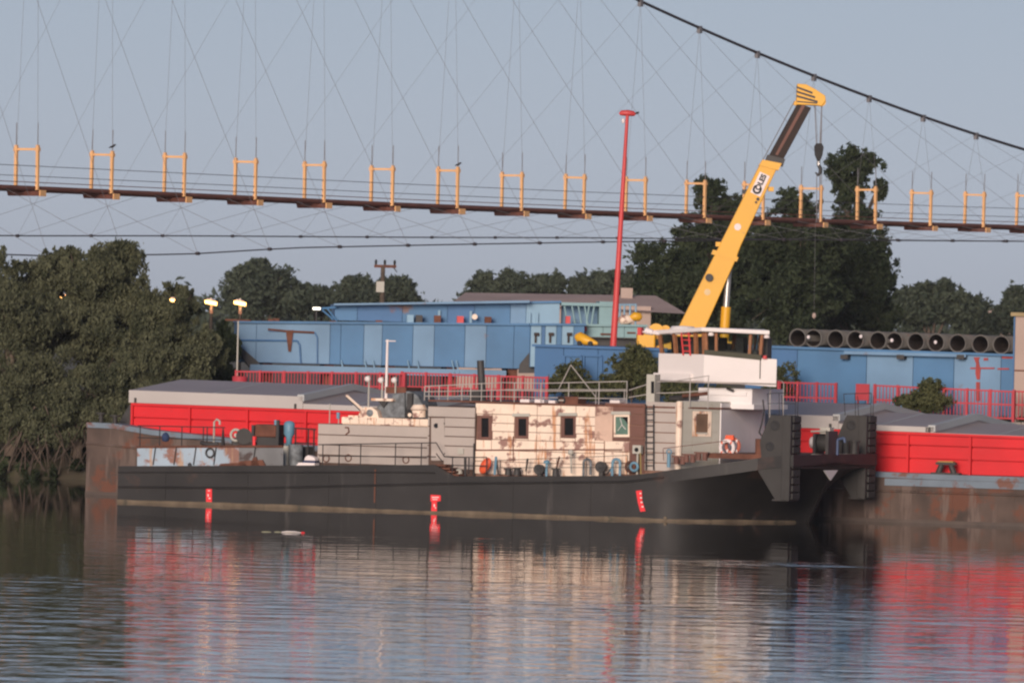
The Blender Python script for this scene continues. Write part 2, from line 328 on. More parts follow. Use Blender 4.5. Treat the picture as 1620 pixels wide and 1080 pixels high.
    # telescoping hatch roofs: high, middle, low, again high, middle, low
    e0 = ca(208, 640)[0]; h1 = ca(483, 645)[0]; h2 = ca(662, 650)[0]; h4 = ca(1330, 680)[0]; h5 = ca(1480, 690)[0]
    hh = ca(208, 617)[1]-ca(208, 637)[1]
    L1 = h1-e0
    cov = [(e0, h1, 0), (h1-.5, h2, 1), (h2-.5, h2+5.3, 2), (h2+5.3, h4-L1, 1), (h4-L1-.3, h4, 0), (h4-.5, h5, 1), (h5-.5, h5+5, 2), (h5+5, h5+11, 1)]
    for a0, a1, lv in cov:
        o_ = .12-.05*lv; v0 = BV+CV-.12-o_; v1 = BV+BW-CV+.12+o_; vm = (v0+v1)/2; drop = .27*lv
        q = tag(bpy.data.objects.new('hatch_cover', None)); link(q); q.parent = r
        def sec(u, v0=v0, v1=v1):
            z = zt(u)+.0
            return [(u, v0, z+.01), (u, v0, z+hh-drop), (u, vm, z+hh-drop+.42), (u, v1, z+hh-drop), (u, v1, z+.01)]
        s0, s1 = sec(a0), sec(a1)
        B().add(s0+s1, [(1, 6, 7, 2), (2, 7, 8, 3), (0, 4, 3, 2, 1), (5, 6, 7, 8, 9)]).build('roof_sheet', m_hatch_c, q)
        B().add([s0[0], s1[0], s1[1], s0[1]], [(0, 1, 2, 3)]).build('side_skirt', m_hatche, q)
        B().add([s0[4], s1[4], s1[3], s0[3]], [(1, 0, 3, 2)]).build('side_skirt', m_hatche, q)
        # the pale trim along the end that faces the bow, and a seam half way
        for uu, wd, pr, tr in ((a1, .22, .07, m_hatcht), ((a0+a1)/2, .06, .015, m_hatcht)):
            t = sec(uu); b = B()
            for k in (1, 2):
                p, p2 = Vector(t[k]), Vector(t[k+1]); up = Vector((0, 0, pr)); dn = Vector((0, 0, -.17 if wd > .08 else -.01)); e = Vector((wd, 0, 0))
                b.hexa([p-e+dn, p+e*.25+dn, p2+e*.25+dn, p2-e+dn, p-e+up, p+e*.25+up, p2+e*.25+up, p2-e+up])
            b.build('end_trim', tr, q)
        for f in (.04, .96):
            uu = a0+(a1-a0)*f; z = zt(uu)
            B().box(uu-.04, uu+.04, v0-.05, v0, z+.02, z+.2).build('latch', m_black, q)
    # bollards and end fittings
    for x, y in ((160, 655), (182, 659)):
        u, z = A(x, y, .5); zd = zs[0]
        b = B(); b.cone((u, BV+.5, zd), (u, BV+.5, z), .09, .09, 10); b.cone((u, BV+.5, z), (u, BV+.5, z+.06), .2, .2, 10); b.build('bollard', m_knee, r)
    u, z = A(1497, 741, .35); b = B()
    b.box(u-.55, u+.55, BV+.2, BV+.5, zr+.02, zr+.1)
    for s in (-.3, .3): b.cone((u+s, BV+.35, zr+.08), (u+s*.6, BV+.35, zr+.38), .12, .1, 10)
    b.box(u-.38, u+.38, BV+.25, BV+.45, zr+.38, zr+.47); b.build('bollard', m_black, r)
    u = A(1497, 741, .35)[0]; B().box(u-.3, u+.3, BV+.23, BV+.47, zr+.47, zr+.52).build('bollard_cap', mat('yellow_cap', (.35, .2, .05), .6), r)
    u, z = A(205, 648, 1.2)
    B().prism([(u-.8, zs[0]-.3), (u+.15, zs[0]-.3), (u+.15, z+.2), (u-.15, z+.2)], BV+1.5, BV+5).build('end_housing', m_black, r)
    return zr
m_hatch_c = mat('hatch_corrugated', (.42, .36, .345), .5, .08, .4)
def corrugate(m, scale=3.0, strength=.6):
    t = m.node_tree; N = t.nodes; L = t.links; tc = N.new('ShaderNodeTexCoord'); w_ = N.new('ShaderNodeTexWave'); w_.bands_direction = 'X'
    w_.inputs['Scale'].default_value = scale; w_.inputs['Distortion'].default_value = .3; L.new(tc.outputs['Object'], w_.inputs['Vector'])
    bp = N.new('ShaderNodeBump'); bp.inputs['Strength'].default_value = strength; bp.inputs['Distance'].default_value = .05; L.new(w_.outputs[0], bp.inputs['Height']); L.new(bp.outputs[0], N['Principled BSDF'].inputs['Normal'])
corrugate(m_hatch_c)
BZR = barge()

# ------------------------------------------------------------------ pusher tug
TB = 9.0
T = sthing('pusher_tug', 'black hulled river pusher tug with peeling cream deckhouse and white wheelhouse', 'tugboat', 0, 0, 0)
A = SH.at; P = SH.P
def part(name, m, fn, parent=None, **k):
    b = MB(); fn(b); return b.build(name, m, parent or T, **k)
def tug_hull():
    pts = [(187, 737), (420, 736), (688, 735), (719, 753), (850, 753), (990, 752), (1030, 748), (1062, 743), (1100, 738), (1150, 731), (1200, 723), (1247, 719)]
    st = []
    uw0 = A(1040, 820, 0)[0]; uw1 = SH.at(1262, 826, 4.4)[0]; ub = A(1247, 719, .3)[0]
    for x, y in pts: st.append(A(x, y, 0))
    fine = []
    for (ua, za), (ub_, zb_) in zip(st[:-1], st[1:]):
        m_ = 4 if ua >= uw0-1 else 1
        fine += [(ua+(ub_-ua)*j/m_, za+(zb_-za)*j/m_) for j in range(m_)]
    st = fine+[st[-1]]+[(uw1, float(np.interp(uw1, [p[0] for p in st], [p[1] for p in st])))]
    secs = []; full = []
    allu = sorted([(u, z) for u, z in st])
    for u, z in allu:
        t = max(0, min(1, (u-uw0)/(uw1-uw0))); vd = .5*t**2; vw = vd+3.9*t**1.7
        rise = max(0, (u-uw1)/(ub-uw1)) if u > uw1 else 0
        zw = -.05+rise*(z-.5); zb = -.9+rise*(z+.35)
        near = [(vd, z), (vd, z-.42)]
        for s in (.25, .5, .75, 1): near.append((vd+(vw-vd)*s**.8, (z-.42)+(zw-(z-.42))*s))
        near.append((vw+.2*t, zb)); near = [(v, max(zz, -2)) for v, zz in near]
        secs.append([(u, v, zz) for v, zz in near]+[(u, TB-v, zz) for v, zz in reversed(near)])
    n = len(secs[0]); vv = [p for s in secs for p in s]; b = MB()
    fs = lambda ks: [(i*n+k, i*n+n+k, i*n+n+(k+1) % n, i*n+(k+1) % n) for i in range(len(secs)-1) for k in ks]
    b.add(vv, fs([k for k in range(n) if 1 <= k <= 5 or n-7 <= k <= n-3]), True); b.add(vv, fs([k for k in range(n) if not (1 <= k <= 5 or n-7 <= k <= n-3)])+[list(range(n)), list(range(len(vv)-1, len(vv)-n-1, -1))])
    h = b.build('hull', m_hull, T)
    # waterline band follows the hull at the water
    b = MB(); rb = random.Random(6); au = [p[0] for p in allu]; az = [p[1] for p in allu]
    def side(u, z):
        t = max(0, min(1, (u-uw0)/(uw1-uw0))); vd = .5*t**2; vw = vd+3.9*t**1.7; zk = float(np.interp(u, au, az))-.42
        return vd+(vw-vd)*max(0, (zk-z)/(zk+.05))**.8
    N_ = 150; w = [allu[0][0]+(uw1-allu[0][0])*i/N_ for i in range(N_+1)]; hb = []; c_ = .09
    for i in range(N_+1): c_ += rb.uniform(-.012, .012); c_ = min(.125, max(.06, c_)); hb.append(c_)
    for i in range(N_):
        a0, a1, z0, z1 = w[i], w[i+1], hb[i], hb[i+1]
        b.hexa([(a0, side(a0, -.1)-.035, -.1), (a1, side(a1, -.1)-.035, -.1), (a1, side(a1, -.1)+.1, -.1), (a0, side(a0, -.1)+.1, -.1),
                (a0, side(a0, z0)-.03, z0), (a1, side(a1, z1)-.03, z1), (a1, side(a1, z1)+.1, z1), (a0, side(a0, z0)+.1, z0)])
    b.build('waterline_band', m_band, h)
    # rubbing strakes and a doubling plate seam
    for l, rr in (([(187, 747), (640, 747), (688, 748)], .03), ([(187, 770), (400, 772), (700, 765), (990, 762), (1050, 755)], .045)):
        b = MB(); b.tube([P(x, y, -.01) for x, y in l], rr); b.build('rubbing_strake', m_hull, h)
    for x in (262, 392, 520, 595, 812, 935):
        p = P(x, 745, 0); p2 = P(x, 812, 0); b = MB(); b.box(p.x-.02, p.x+.02, -.018, .02, .1, p.z-.06 if x < 690 else p.z-.25); b.build('plate_seam', m_hull, h)
    part('hull_scar', m_rust, lambda b: b.box(P(594, 740, 0).x-.03, P(594, 740, 0).x+.03, -.022, .01, .3, P(594, 742, 0).z), h)
    return allu, ub
HU, UB = tug_hull()
def zdeck(u):
    for (a, za), (c, zc) in zip(HU[:-1], HU[1:]):
        if a <= u <= c: return za+(zc-za)*(u-a)/(c-a+1e-9)
    return HU[-1][1]
ZD = A(850, 753, 0)[1]; ZQ = A(420, 736, 0)[1]
def quad_plate(b, pxs, v, th=.012):
    q = [P(x, y, v) for x, y in pxs]; n = len(q)
    b.add([p for p in q]+[p+Vector((0, .02+th, 0)) for p in q], [list(range(n)), list(range(2*n-1, n-1, -1))]+[(i, n+i, n+(i+1) % n, (i+1) % n) for i in range(n)])
def draught(pxs, ticks, v=-.02):
    o = part('draught_mark', m_red_mark, lambda b: quad_plate(b, pxs, v))
    for t in ticks: part('numeral', m_white_mark, lambda b: quad_plate(b, t, v-.008, .0), o)
def rect(x0, y0, x1, y1): return [(x0, y1), (x1, y1), (x1, y0), (x0, y0)]
draught(rect(326, 772, 335, 795), [rect(329, 775, 332, 776.5), rect(328.5, 781, 330, 785), rect(330, 787, 333, 788.5)])
draught([(682, 808), (691, 808), (691, 793), (697, 792), (697, 783), (681, 782), (681, 792), (683, 794)], [rect(683, 785.5, 694, 787), rect(684, 789, 692, 790.2), rect(686, 797, 688, 801), rect(688, 802, 690, 803.5)])
draught([(1013, 809), (1021, 808), (1016, 792), (1015, 775), (1006, 776), (1009, 794)], [rect(1012, 779, 1014.5, 781), rect(1012.5, 786, 1015.5, 788), rect(1013.5, 793, 1016.5, 795), rect(1015, 800, 1018, 802)], -.03)
part('hull_fitting', m_band, lambda b: b.cone(P(1053, 819, .0)+Vector((0, -.05, 0)), P(1053, 819, .2), .06, .06, 8))

# ---- deckhouse: plated walls in strakes
HV = .95
def wall_panels(parent, m, x0, x1, ys, v, cols=None, holes=(), proud=.05, gap=.036, jitter=0):
    """plates between the seam heights ys (photo rows at x0) and column lines cols, leaving window openings free"""
    cols = cols or [x0, x1]
    ymid = sum(ys)/len(ys)
    zs = [A((x0+x1)/2, y, v)[1] for y in ys]; us = [A(c, ymid, v)[0] for c in cols]
    hz = [(A(h[0], h[1], v)[0], A(h[2], h[1], v)[0], A(h[0], h[3], v)[1], A(h[0], h[1], v)[1]) for h in holes]
    def emit(a0, a1, z0, z1):
        if a1-a0 < .06 or z1-z0 < .04: return
        for (hu0, hu1, hz0, hz1) in hz:
            if a0 < hu1-.01 and a1 > hu0+.01 and z0 < hz1-.01 and z1 > hz0+.01:
                emit(a0, min(a1, hu0), z0, z1) if a0 < hu0 else None
                emit(max(a0, hu1), a1, z0, z1) if a1 > hu1 else None
                m0, m1 = max(a0, hu0), min(a1, hu1)
                if z0 < hz0: emit(m0, m1, z0, hz0)
                if z1 > hz1: emit(m0, m1, hz1, z1)
                return
        j = random.uniform(0, jitter)
        MB().box(a0+gap/2, a1-gap/2, v-proud-j, v+.02, z0+gap/2, z1-gap/2).build('wall_panel', m, parent)
    for k in range(len(zs)-1):
        for i in range(len(us)-1): emit(us[i], us[i+1], min(zs[k], zs[k+1]), max(zs[k], zs[k+1]))
def body(name, m, x0, x1, ytop, v0, v1, zbot, ymid=700, xm=None, parent=None):
    u0, u1 = A(x0, ymid, v0)[0], A(x1, ymid, v0)[0]; z1 = A(xm or (x0+x1)/2, ytop, v0)[1]
    return part(name, m, lambda b: b.box(u0, u1, v0+.01, v1, zbot, z1), parent), u0, u1, z1
random.seed(4)
# stern block, low and grey
aft, *_a = body('stern_house', m_joint, 503, 707, 672.5, HV, TB-HV, ZQ-.1, 700)
wall_panels(aft, m_grey, 503, 707, [672.5, 690, 706, 722, 735], HV, [503, 707])
top2, *_b = body('skylight_coaming', m_cream, 541, 706, 661.5, HV+.15, TB-1.6, _a[2]-.01)
wall_panels(top2, m_cream, 541, 706, [661.5, 672], HV+.15, [541+i*13.75 for i in range(13)], gap=.02)
# door block
blk, *_c = body('door_house', m_joint, 676.5, 752, 643, HV-.08, TB-HV+.08, ZD-.1)
wall_panels(blk, m_grey, 676.5, 752, [643, 660, 675, 690, 705, 722, 742], HV-.08, [676.5, 752], holes=[(681, 660, 704, 740)])
dr = part('door', m_grey, lambda b: quad_plate(b, rect(682, 661, 703, 728), HV-.105))
part('porthole', m_glass_d, lambda b: b.cone(P(690, 673, HV-.13), P(690, 673, HV-.1), .09, .09, 14), dr)
part('hinge', m_black, lambda b: [b.cone(P(703, y, HV-.13), P(703, y+3, HV-.13), .02, .02, 6) for y in (668, 716)], dr)
part('wall_box', m_greyp, lambda b: quad_plate(b, rect(724, 709, 733, 718), HV-.2, .1))
part('corner_pipe', m_black, lambda b: b.tube([P(750, 701, HV-.2), P(749, 752, HV-.2)], .03))
# cream block with its windows
WIN = [(755, 657, 779.5, 695), (815, 658, 837.5, 693), (888, 657, 912, 692), (971, 655, 996, 691)]
crm, *_d = body('main_house', m_jointl, 752, 1071, 640, HV, TB-HV, ZD-.1)
wall_panels(crm, m_cream, 752, 957, [640, 657, 671, 684, 697, 714, 732, 752], HV, [752, 850, 957], holes=WIN[:3], jitter=.012, gap=.024)
wall_panels(crm, m_cream, 957, 997, [697, 714, 732, 750], HV, [957, 997], holes=WIN[3:], jitter=.012)
wall_panels(crm, mat('patched_cream', (.62, .43, .33), .65, .12, 2, (.17, .075, .06), .62, 1.1, .5), 942, 970, [640, 657, 671, 684, 697], HV-.012, [942, 970], gap=.0, holes=WIN[3:])
wall_panels(crm, m_brown, 957, 1021, [637, 655, 672, 691, 697], HV, [957, 1021], holes=WIN[3:])
wall_panels(crm, m_brown, 997, 1021, [697, 714, 732, 748], HV, [997, 1021])
wall_panels(crm, m_grey, 1021, 1071, [635, 652, 668, 684, 700, 716, 732, 745], HV, [1021, 1071])
for i, (x0, y0, x1, y1) in enumerate(WIN):
    f = (3.6, 3.6)
    w_ = tag(bpy.data.objects.new('window', None)); link(w_); w_.parent = T
    pm = m_glass_d if i < 3 else m_glass_g
    fm = m_brown if i < 3 else m_cream
    ww = 6.5 if i == 0 else 5
    if i == 3: ww = 2.6
    def fr(b):
        for rr in (rect(x0, y0, x0+ww, y1), rect(x1-ww, y0, x1, y1), rect(x0+ww, y0, x1-ww, y0+4), rect(x0+ww, y1-4, x1-ww, y1)):
            q = [P(x, y, HV-.055) for x, y in rr]; b.add([p for p in q]+[p+Vector((0, .09, 0)) for p in q], [(0, 1, 2, 3), (7, 6, 5, 4), (0, 4, 5, 1), (1, 5, 6, 2), (2, 6, 7, 3), (3, 7, 4, 0)])
    part('frame', fm, fr, w_)
    if i < 3: part('pane', pm, lambda b: quad_plate(b, rect(x0+ww-.5, y0+3.5, x1-ww+.5, y1-3.5), HV-.012, .0), w_)
    else:
        part('pane', m_glass_d, lambda b: quad_plate(b, rect(x0+2, y0+3, x1-2, y1-3), HV-.004, .0), w_)
        part('broken_pane', m_glass_g, lambda b: quad_plate(b, [(x0+2.2, y1-3.5), (x1-2.2, y1-3.5), (x1-2.2, y0+17), (x0+17, y0+9), (x0+11, y0+3.6), (x0+2.2, y0+3.6)], HV-.03, .0), w_, label='cracked green pane with a piece missing')
        part('crack', m_white_mark, lambda b: [b.tube([P(x0+10, y0+6, HV-.04), P(x0+13, y0+17, HV-.04), P(x0+19, y0+24, HV-.04)], .012), b.tube([P(x0+13, y0+17, HV-.04), P(x0+6, y0+26, HV-.04)], .01)], w_)
    if i: part('brow', m_greyp, lambda b: b.prism([A(x0-3, y0+.5, HV), A(x1+3, y0+.5, HV), A(x1+2, y0-4.5, HV), A(x0-2, y0-4.5, HV)], HV-.12, HV-.02), w_)
part('rusty_patch', m_brown, lambda b: b.lathe([(.0, 0), (.28, .0), (.3, -.01)], P(942, 672, HV-.035), 'y', 18), crm)
part('rub_rail', m_brown, lambda b: b.tube([P(742, 712, HV-.05), P(985, 711, HV-.05)], .03), crm)
part('rust_pipe', m_rust, lambda b: b.tube([P(812, 690, HV-.05), P(812, 730, HV-.05)], .022), crm)
# front part: rounded corner, bevelled face with a window, white front
uF = A(1071, 700, HV)[0]; zF = A(1071, 634, HV)[1]; uG = uF+1.0
zF2 = zF
part('front_house', m_greyp, lambda b: b.plan([(uF-.02, HV), (uF+.06, HV+.03), (uF+.12, HV+.1), (uG, 2.45), (uG, TB-2.45), (uF, TB-HV), (uF-.02, TB-HV)], ZD-.1, zF))
part('corner_highlight_strip', m_cream, lambda b: b.cone((uF+.05, HV+.03, ZD), (uF+.05, HV+.03, zF-.02), .12, .12, 12))  # cream colour paints in the bright highlight on the rounded corner
front = part('front_wall', m_whitef, lambda b: b.box(uG+.003, uG+.05, 2.45, TB-2.45, ZD-.1, zF-.05))
def onface(b, f0, f1, y0, y1, pr=.03):     # rectangle on the bevelled face; f runs along it
    a = Vector((uF+.12, HV+.1, 0)); c = Vector((uG, 2.45, 0)); d = c-a; nrm = Vector((d.y, -d.x, 0)).normalized()
    za, zb_ = A(1100, y1, 1.7)[1], A(1100, y0, 1.7)[1]
    p = [a+d*f0, a+d*f1]
    q = [p[0]+Vector((0, 0, za)), p[1]+Vector((0, 0, za)), p[1]+Vector((0, 0, zb_)), p[0]+Vector((0, 0, zb_))]
    b.add([x+nrm*pr for x in q]+[x-nrm*.01 for x in q], [(0, 1, 2, 3), (7, 6, 5, 4), (0, 4, 5, 1), (1, 5, 6, 2), (2, 6, 7, 3), (3, 7, 4, 0)])
ys = [637, 652, 667, 683, 699, 715, 731]
for k in range(6):
    for f0, f1 in ((0.02, .28), (.28, .78), (.78, .99)):
        if f0 == .28 and k in (1, 2): continue
        part('wall_panel', m_greyp, lambda b: onface(b, f0+.01, f1-.01, ys[k]+.4, ys[k+1]-.4, .025))
w_ = tag(bpy.data.objects.new('window', None)); link(w_); w_.parent = T
part('frame', m_cream, lambda b: [onface(b, .28, .36, 650, 690, .05), onface(b, .68, .76, 650, 690, .05), onface(b, .36, .68, 650, 654, .05), onface(b, .36, .68, 686, 690, .05)], w_)
part('pane', mat('brown_window_board', (.16, .10, .065), .5, .2, 3), lambda b: onface(b, .36, .68, 654, 686, .02), w_)
# ladder up the side
part('ladder', m_rail, lambda b: [b.tube([P(x, 640, HV-.16), P(x, 743, HV-.16)], .025) for x in (1022, 1034)]+[b.tube([P(1022, y, HV-.16), P(1034, y, HV-.16)], .016) for y in range(646, 742, 9)])
part('ladder_locker', m_greyp, lambda b: b.box(A(1021, 610, HV)[0], A(1034, 610, HV)[0], HV+.1, HV+.6, _d[2]-.02, A(1027, 592, HV)[1]))
part('locker_door', m_glass_d, lambda b: quad_plate(b, rect(1030, 603, 1034.5, 622), HV+.07))
ROOF = _d[2]
part('roof_deck', m_rust, lambda b: b.plan([(_c[0], HV-.1), (uF-.1, HV-.06), (uF+.1, HV+.05), (uG+.08, 2.4), (uG+.08, TB-2.4), (uF, TB-HV+.06), (_c[0], TB-HV+.06)], ROOF-.03, ROOF+.03), label='rust streaked roof edge of the deckhouse')
# ---- wheelhouse on its pedestal
def wheelhouse():
    wr = tag(bpy.data.objects.new('wheelhouse', None)); link(wr); wr.parent = T; wr['label'] = 'white wheelhouse with wooden window posts and flat white roof'
    VA = 2.6
    a = P(1113, 603, VA); bq = P(1228, 612, VA); c = P(1040, 600, VA)
    # plan: aft bevel (left), long near side (right), far side
    Apt = Vector((a.x, VA)); Bpt = Vector((bq.x, VA)); dirL = Vector((math.cos(R(24+52)), 0))
    px_w = lambda p: None
    # left bevel runs back and away from the corner A so that it closes the left edge
    ang = R(50-24); Cpt = Apt+Vector((-math.cos(ang), math.sin(ang)))*2.05
    # find the length that brings C to the photo's left edge
    def pxof(u, v, z):
        q = SH.w(u, v, z)-CAM; return 810+FPX*q.dot(R_)/q.dot(F_)
    ln = 1.0
    while pxof(Apt.x-math.cos(ang)*ln, VA+math.sin(ang)*ln, 5) > 1041 and ln < 6: ln += .02
    Cpt = Apt+Vector((-math.cos(ang), math.sin(ang)))*ln
    back = Vector((-math.sin(R(24)), math.cos(R(24))))   # straight away from the camera
    Ept = Bpt+back*3.6; Dpt = Cpt+Vector((0, 2.2))
    zb = A(1113, 603, VA)[1]; zt = A(1113, 560.5, VA)[1]; zr = A(1113, 524, VA)[1]; zrt = A(1113, 517, VA)[1]
    zbB = A(1228, 612, VA)[1]; ztB = A(1228, 568, VA)[1]; zrB = A(1213, 530, VA)[1]
    poly = [tuple(Cpt), tuple(Apt), tuple(Bpt), tuple(Ept), tuple(Dpt)]
    part('bulwark', m_white, lambda b: b.plan(poly, [zb, zb, zbB, zbB, zb], [zt, zt, ztB, ztB, zt]), wr, bevel=.02)
    lipC = Cpt+Vector((-.12, -.02)); lipA = Apt+(Cpt-Apt)*.25
    nL = Vector(((Cpt-Apt).y, -(Cpt-Apt).x)).normalized()*-1
    nL = Vector((-math.sin(ang), -math.cos(ang)))
    part('base_lip', m_white, lambda b: b.plan([tuple(Cpt+nL*.1-Vector((.1, 0))), tuple(lipA+nL*.1), tuple(lipA), tuple(Cpt-Vector((.1, 0)))], zb-.002, zb+.25), wr)
    part('floor', m_grey, lambda b: b.plan([tuple(Vector(p)*.0+Vector(p)) for p in poly], zb-.06, zb-.003), wr)
    # window storey, set in a little
    ins = lambda p, k=.12: tuple(Vector(p)+(ctr-Vector(p)).normalized()*k)
    ctr = (Apt+Bpt+Cpt+Ept+Dpt)/5
    Bw = Vector((P(1207, 560, VA).x, VA))
    Ew = Bw+back*3.2
    wp = [Vector(ins(Cpt, .1)), Vector(ins(Apt, .1)), Vector(ins(Bw, .05)), Vector(ins(Ew, .3)), Vector(ins(Dpt, .3))]
    tops = [p+(p-ctr).normalized()*.10 for p in wp]   # posts lean outward
    zts = [zt, zt, ztB-.03, ztB-.03, zt]; zrs = [zr-.16, zr, zrB, zrB, zr-.1]
    def post(i, j, f, wdt=.07, m=m_wood, nm='window_post'):
        p0 = wp[i].lerp(wp[j], f); p1 = tops[i].lerp(tops[j], f); z0 = zts[i]+(zts[j]-zts[i])*f; z1 = zrs[i]+(zrs[j]-zrs[i])*f
        d = (wp[j]-wp[i]).normalized(); nn = Vector((d.y, -d.x)); h = d*wdt; k = nn*.05
        q = []
        for pp, z in ((p0, z0), (p1, z1)): q += [(*(pp-h-k), z), (*(pp+h-k), z), (*(pp+h+k), z), (*(pp-h+k), z)]
        part(nm, m, lambda b: b.hexa(q), wr)
    for f in (.02, .34, .80, .985): post(0, 1, f)
    for f in (.03, .2, .78, .97): post(1, 2, f, .05)
    for f in (.5, .98): post(2, 3, f)
    for f in (.3, .6): post(3, 4, f)
    post(4, 0, .5)
    def pane(i, j, f0, f1, m, nm='pane', z0f=0.0, dz=0):
        q = []
        for f, top in ((f0, 0), (f1, 0), (f1, 1), (f0, 1)):
            p = (tops if top else wp)[i].lerp((tops if top else wp)[j], f); z = (zrs if top else zts)[i]+((zrs if top else zts)[j]-(zrs if top else zts)[i])*f
            q.append(Vector((p.x, p.y, z)))
        part(nm, m, lambda b: b.add(q+[x+Vector((0, .012, 0)) for x in q], [(0, 1, 2, 3), (7, 6, 5, 4), (0, 4, 5, 1), (1, 5, 6, 2), (2, 6, 7, 3), (3, 7, 4, 0)]), wr)
    gl = bpy.data.materials.new('window_glass'); gl.use_nodes = True; g = gl.node_tree.nodes['Principled BSDF']
    g.inputs['Base Color'].default_value = (.75, .8, .76, 1); g.inputs['Roughness'].default_value = .04; g.inputs['Transmission Weight'].default_value = 1; g.inputs['IOR'].default_value = 1.02
    for i, j, f0, f1 in ((0, 1, .03, .33), (1, 2, .04, .19), (1, 2, .21, .77), (1, 2, .79, .96), (2, 3, .05, .95), (3, 4, .02, .98), (4, 0, .02, .98)): pane(i, j, f0, f1, gl)
    # dark sill below the long window, console and chair inside
    p0, p1 = wp[1], wp[2]
    d = (p1-p0).normalized(); nn = Vector((d.y, -d.x))*.06
    part('sill', mat('olive_sill', (.06, .058, .035), .6), lambda b: b.hexa([(*(p0+nn*1.6), zt-.01), (*(p1+nn*1.6), ztB-.04), (*(p1-nn), ztB-.04), (*(p0-nn), zt-.01), (*(p0+nn*1.6), zt+.17), (*(p1+nn*1.6), ztB+.14), (*(p1-nn), ztB+.14), (*(p0-nn), zt+.17)]), wr)
    part('console', m_black, lambda b: b.box(Apt.x+.3, Apt.x+1.9, VA+1.0, VA+1.7, zb, zt+.2), wr)
    part('back_panel', mat('inside_dark', (.03, .03, .028), .7), lambda b: b.plan([tuple(wp[0].lerp(wp[4], .4)), tuple(wp[1]+Vector((.1, 1.6))), tuple(wp[1]+Vector((.14, 1.7))), tuple(wp[0].lerp(wp[4], .5))], zb, zr-.2), wr)
    for f in (.35, .75): part('chair', m_black, lambda b: [b.box(Apt.x+2.3*f+.2, Apt.x+2.3*f+.5, VA+.5, VA+.9, zt-.2, zt+.65)], wr)
    # roof with slight overhang
    rp = [tops[k]+(tops[k]-ctr).normalized()*(.34 if k != 0 else .15) for k in range(5)]
    rz = [zrs[0], zrs[1], zrs[2]+.02, zrs[2]+.05, zrs[4]]
    part('roof', m_white, lambda b: b.plan([tuple(p) for p in rp], rz, [z+.15 for z in rz]), wr, bevel=.03)
    q = tops[0].lerp(tops[1], .4)+Vector((0, .5)); part('roof_hatch', m_white, lambda b: b.lathe([(.0, .32), (.4, .3), (.5, .16), (.5, 0)], (q.x, q.y, zrs[0]+.02), 'z', 14), wr)
    part('deck_light', m_white_mark, lambda b: b.lathe([(.0, .12), (.09, .1), (.12, 0), (0, -.02)], (*(tops[1]+Vector((.3, -.12))), zr-.14), 'z', 10), wr)
    part('deck_light', m_white_mark, lambda b: b.lathe([(.0, .12), (.09, .1), (.12, 0), (0, -.02)], (*(tops[2]+Vector((.12, -.05))), zrB-.10), 'z', 10), wr)
    # red ladder leaning on the aft window side
    part('ladder', m_redp, lambda b: [b.tube([(*(wp[0].lerp(wp[1], f)+nL*.12), zt-.05), (*(tops[0].lerp(tops[1], f)+nL*.16), zr-.02)], .035) for f in (.56, .72)]+[b.tube([(*(wp[0].lerp(wp[1], .56)+nL*.12), zt+.1+.2*k), (*(wp[0].lerp(wp[1], .72)+nL*.12), zt+.1+.2*k)], .028) for k in range(4)], wr)
    q = wp[2]; part('signal_lamp', m_redp, lambda b: b.cone((q.x+.15, q.y-.1, ztB), (q.x+.15, q.y-.1, ztB+.12), .09, .07, 8), wr)
    part('drain_slot', m_black, lambda b: [b.box(P(1203, 580, VA).x-.015, P(1203, 580, VA).x+.015, VA-.03, VA+.01, P(1203, 599, VA).z, ztB-.02)], wr)
    part('searchlight', m_white_mark, lambda b: [b.cone(P(1044, 528, VA+1.0), P(1031, 526, VA+1.0), .06, .06), b.cone(P(1033, 526, VA+1.0), P(1022, 523, VA+1.0), .1, .13, 10)], wr)
    part('sidelight', m_redp, lambda b: b.box(*sorted((P(1010, 524, VA+1).x, P(1016, 524, VA+1).x)), VA+.9, VA+1.15, P(1013, 530, VA+1).z, P(1013, 518, VA+1).z), wr)
    part('lamp_arm', m_white_mark, lambda b: b.tube([P(1013, 525, VA+1.05), P(1060, 522, VA+1.05)], .03), wr)
    # pedestal
    pu0, pu1 = P(1105, 620, VA+.8).x, P(1190, 620, VA+.8).x
    part('pedestal', m_whitef, lambda b: [b.box(pu0, pu1, VA+.8, TB-2.6, ROOF-.01, zbB-.1), b.box(pu0-.15, pu1+.12, VA+.7, TB-2.5, ROOF-.01, ROOF+.16), b.box(pu0+.1, pu1-.2, VA+.74, TB-2.6, zbB-.35, zbB-.22)], wr)
    part('pedestal_brace', m_black, lambda b: b.tube([P(1150, 614, VA+.6), P(1160, 618, VA+.6)], .05), wr)
wheelhouse()
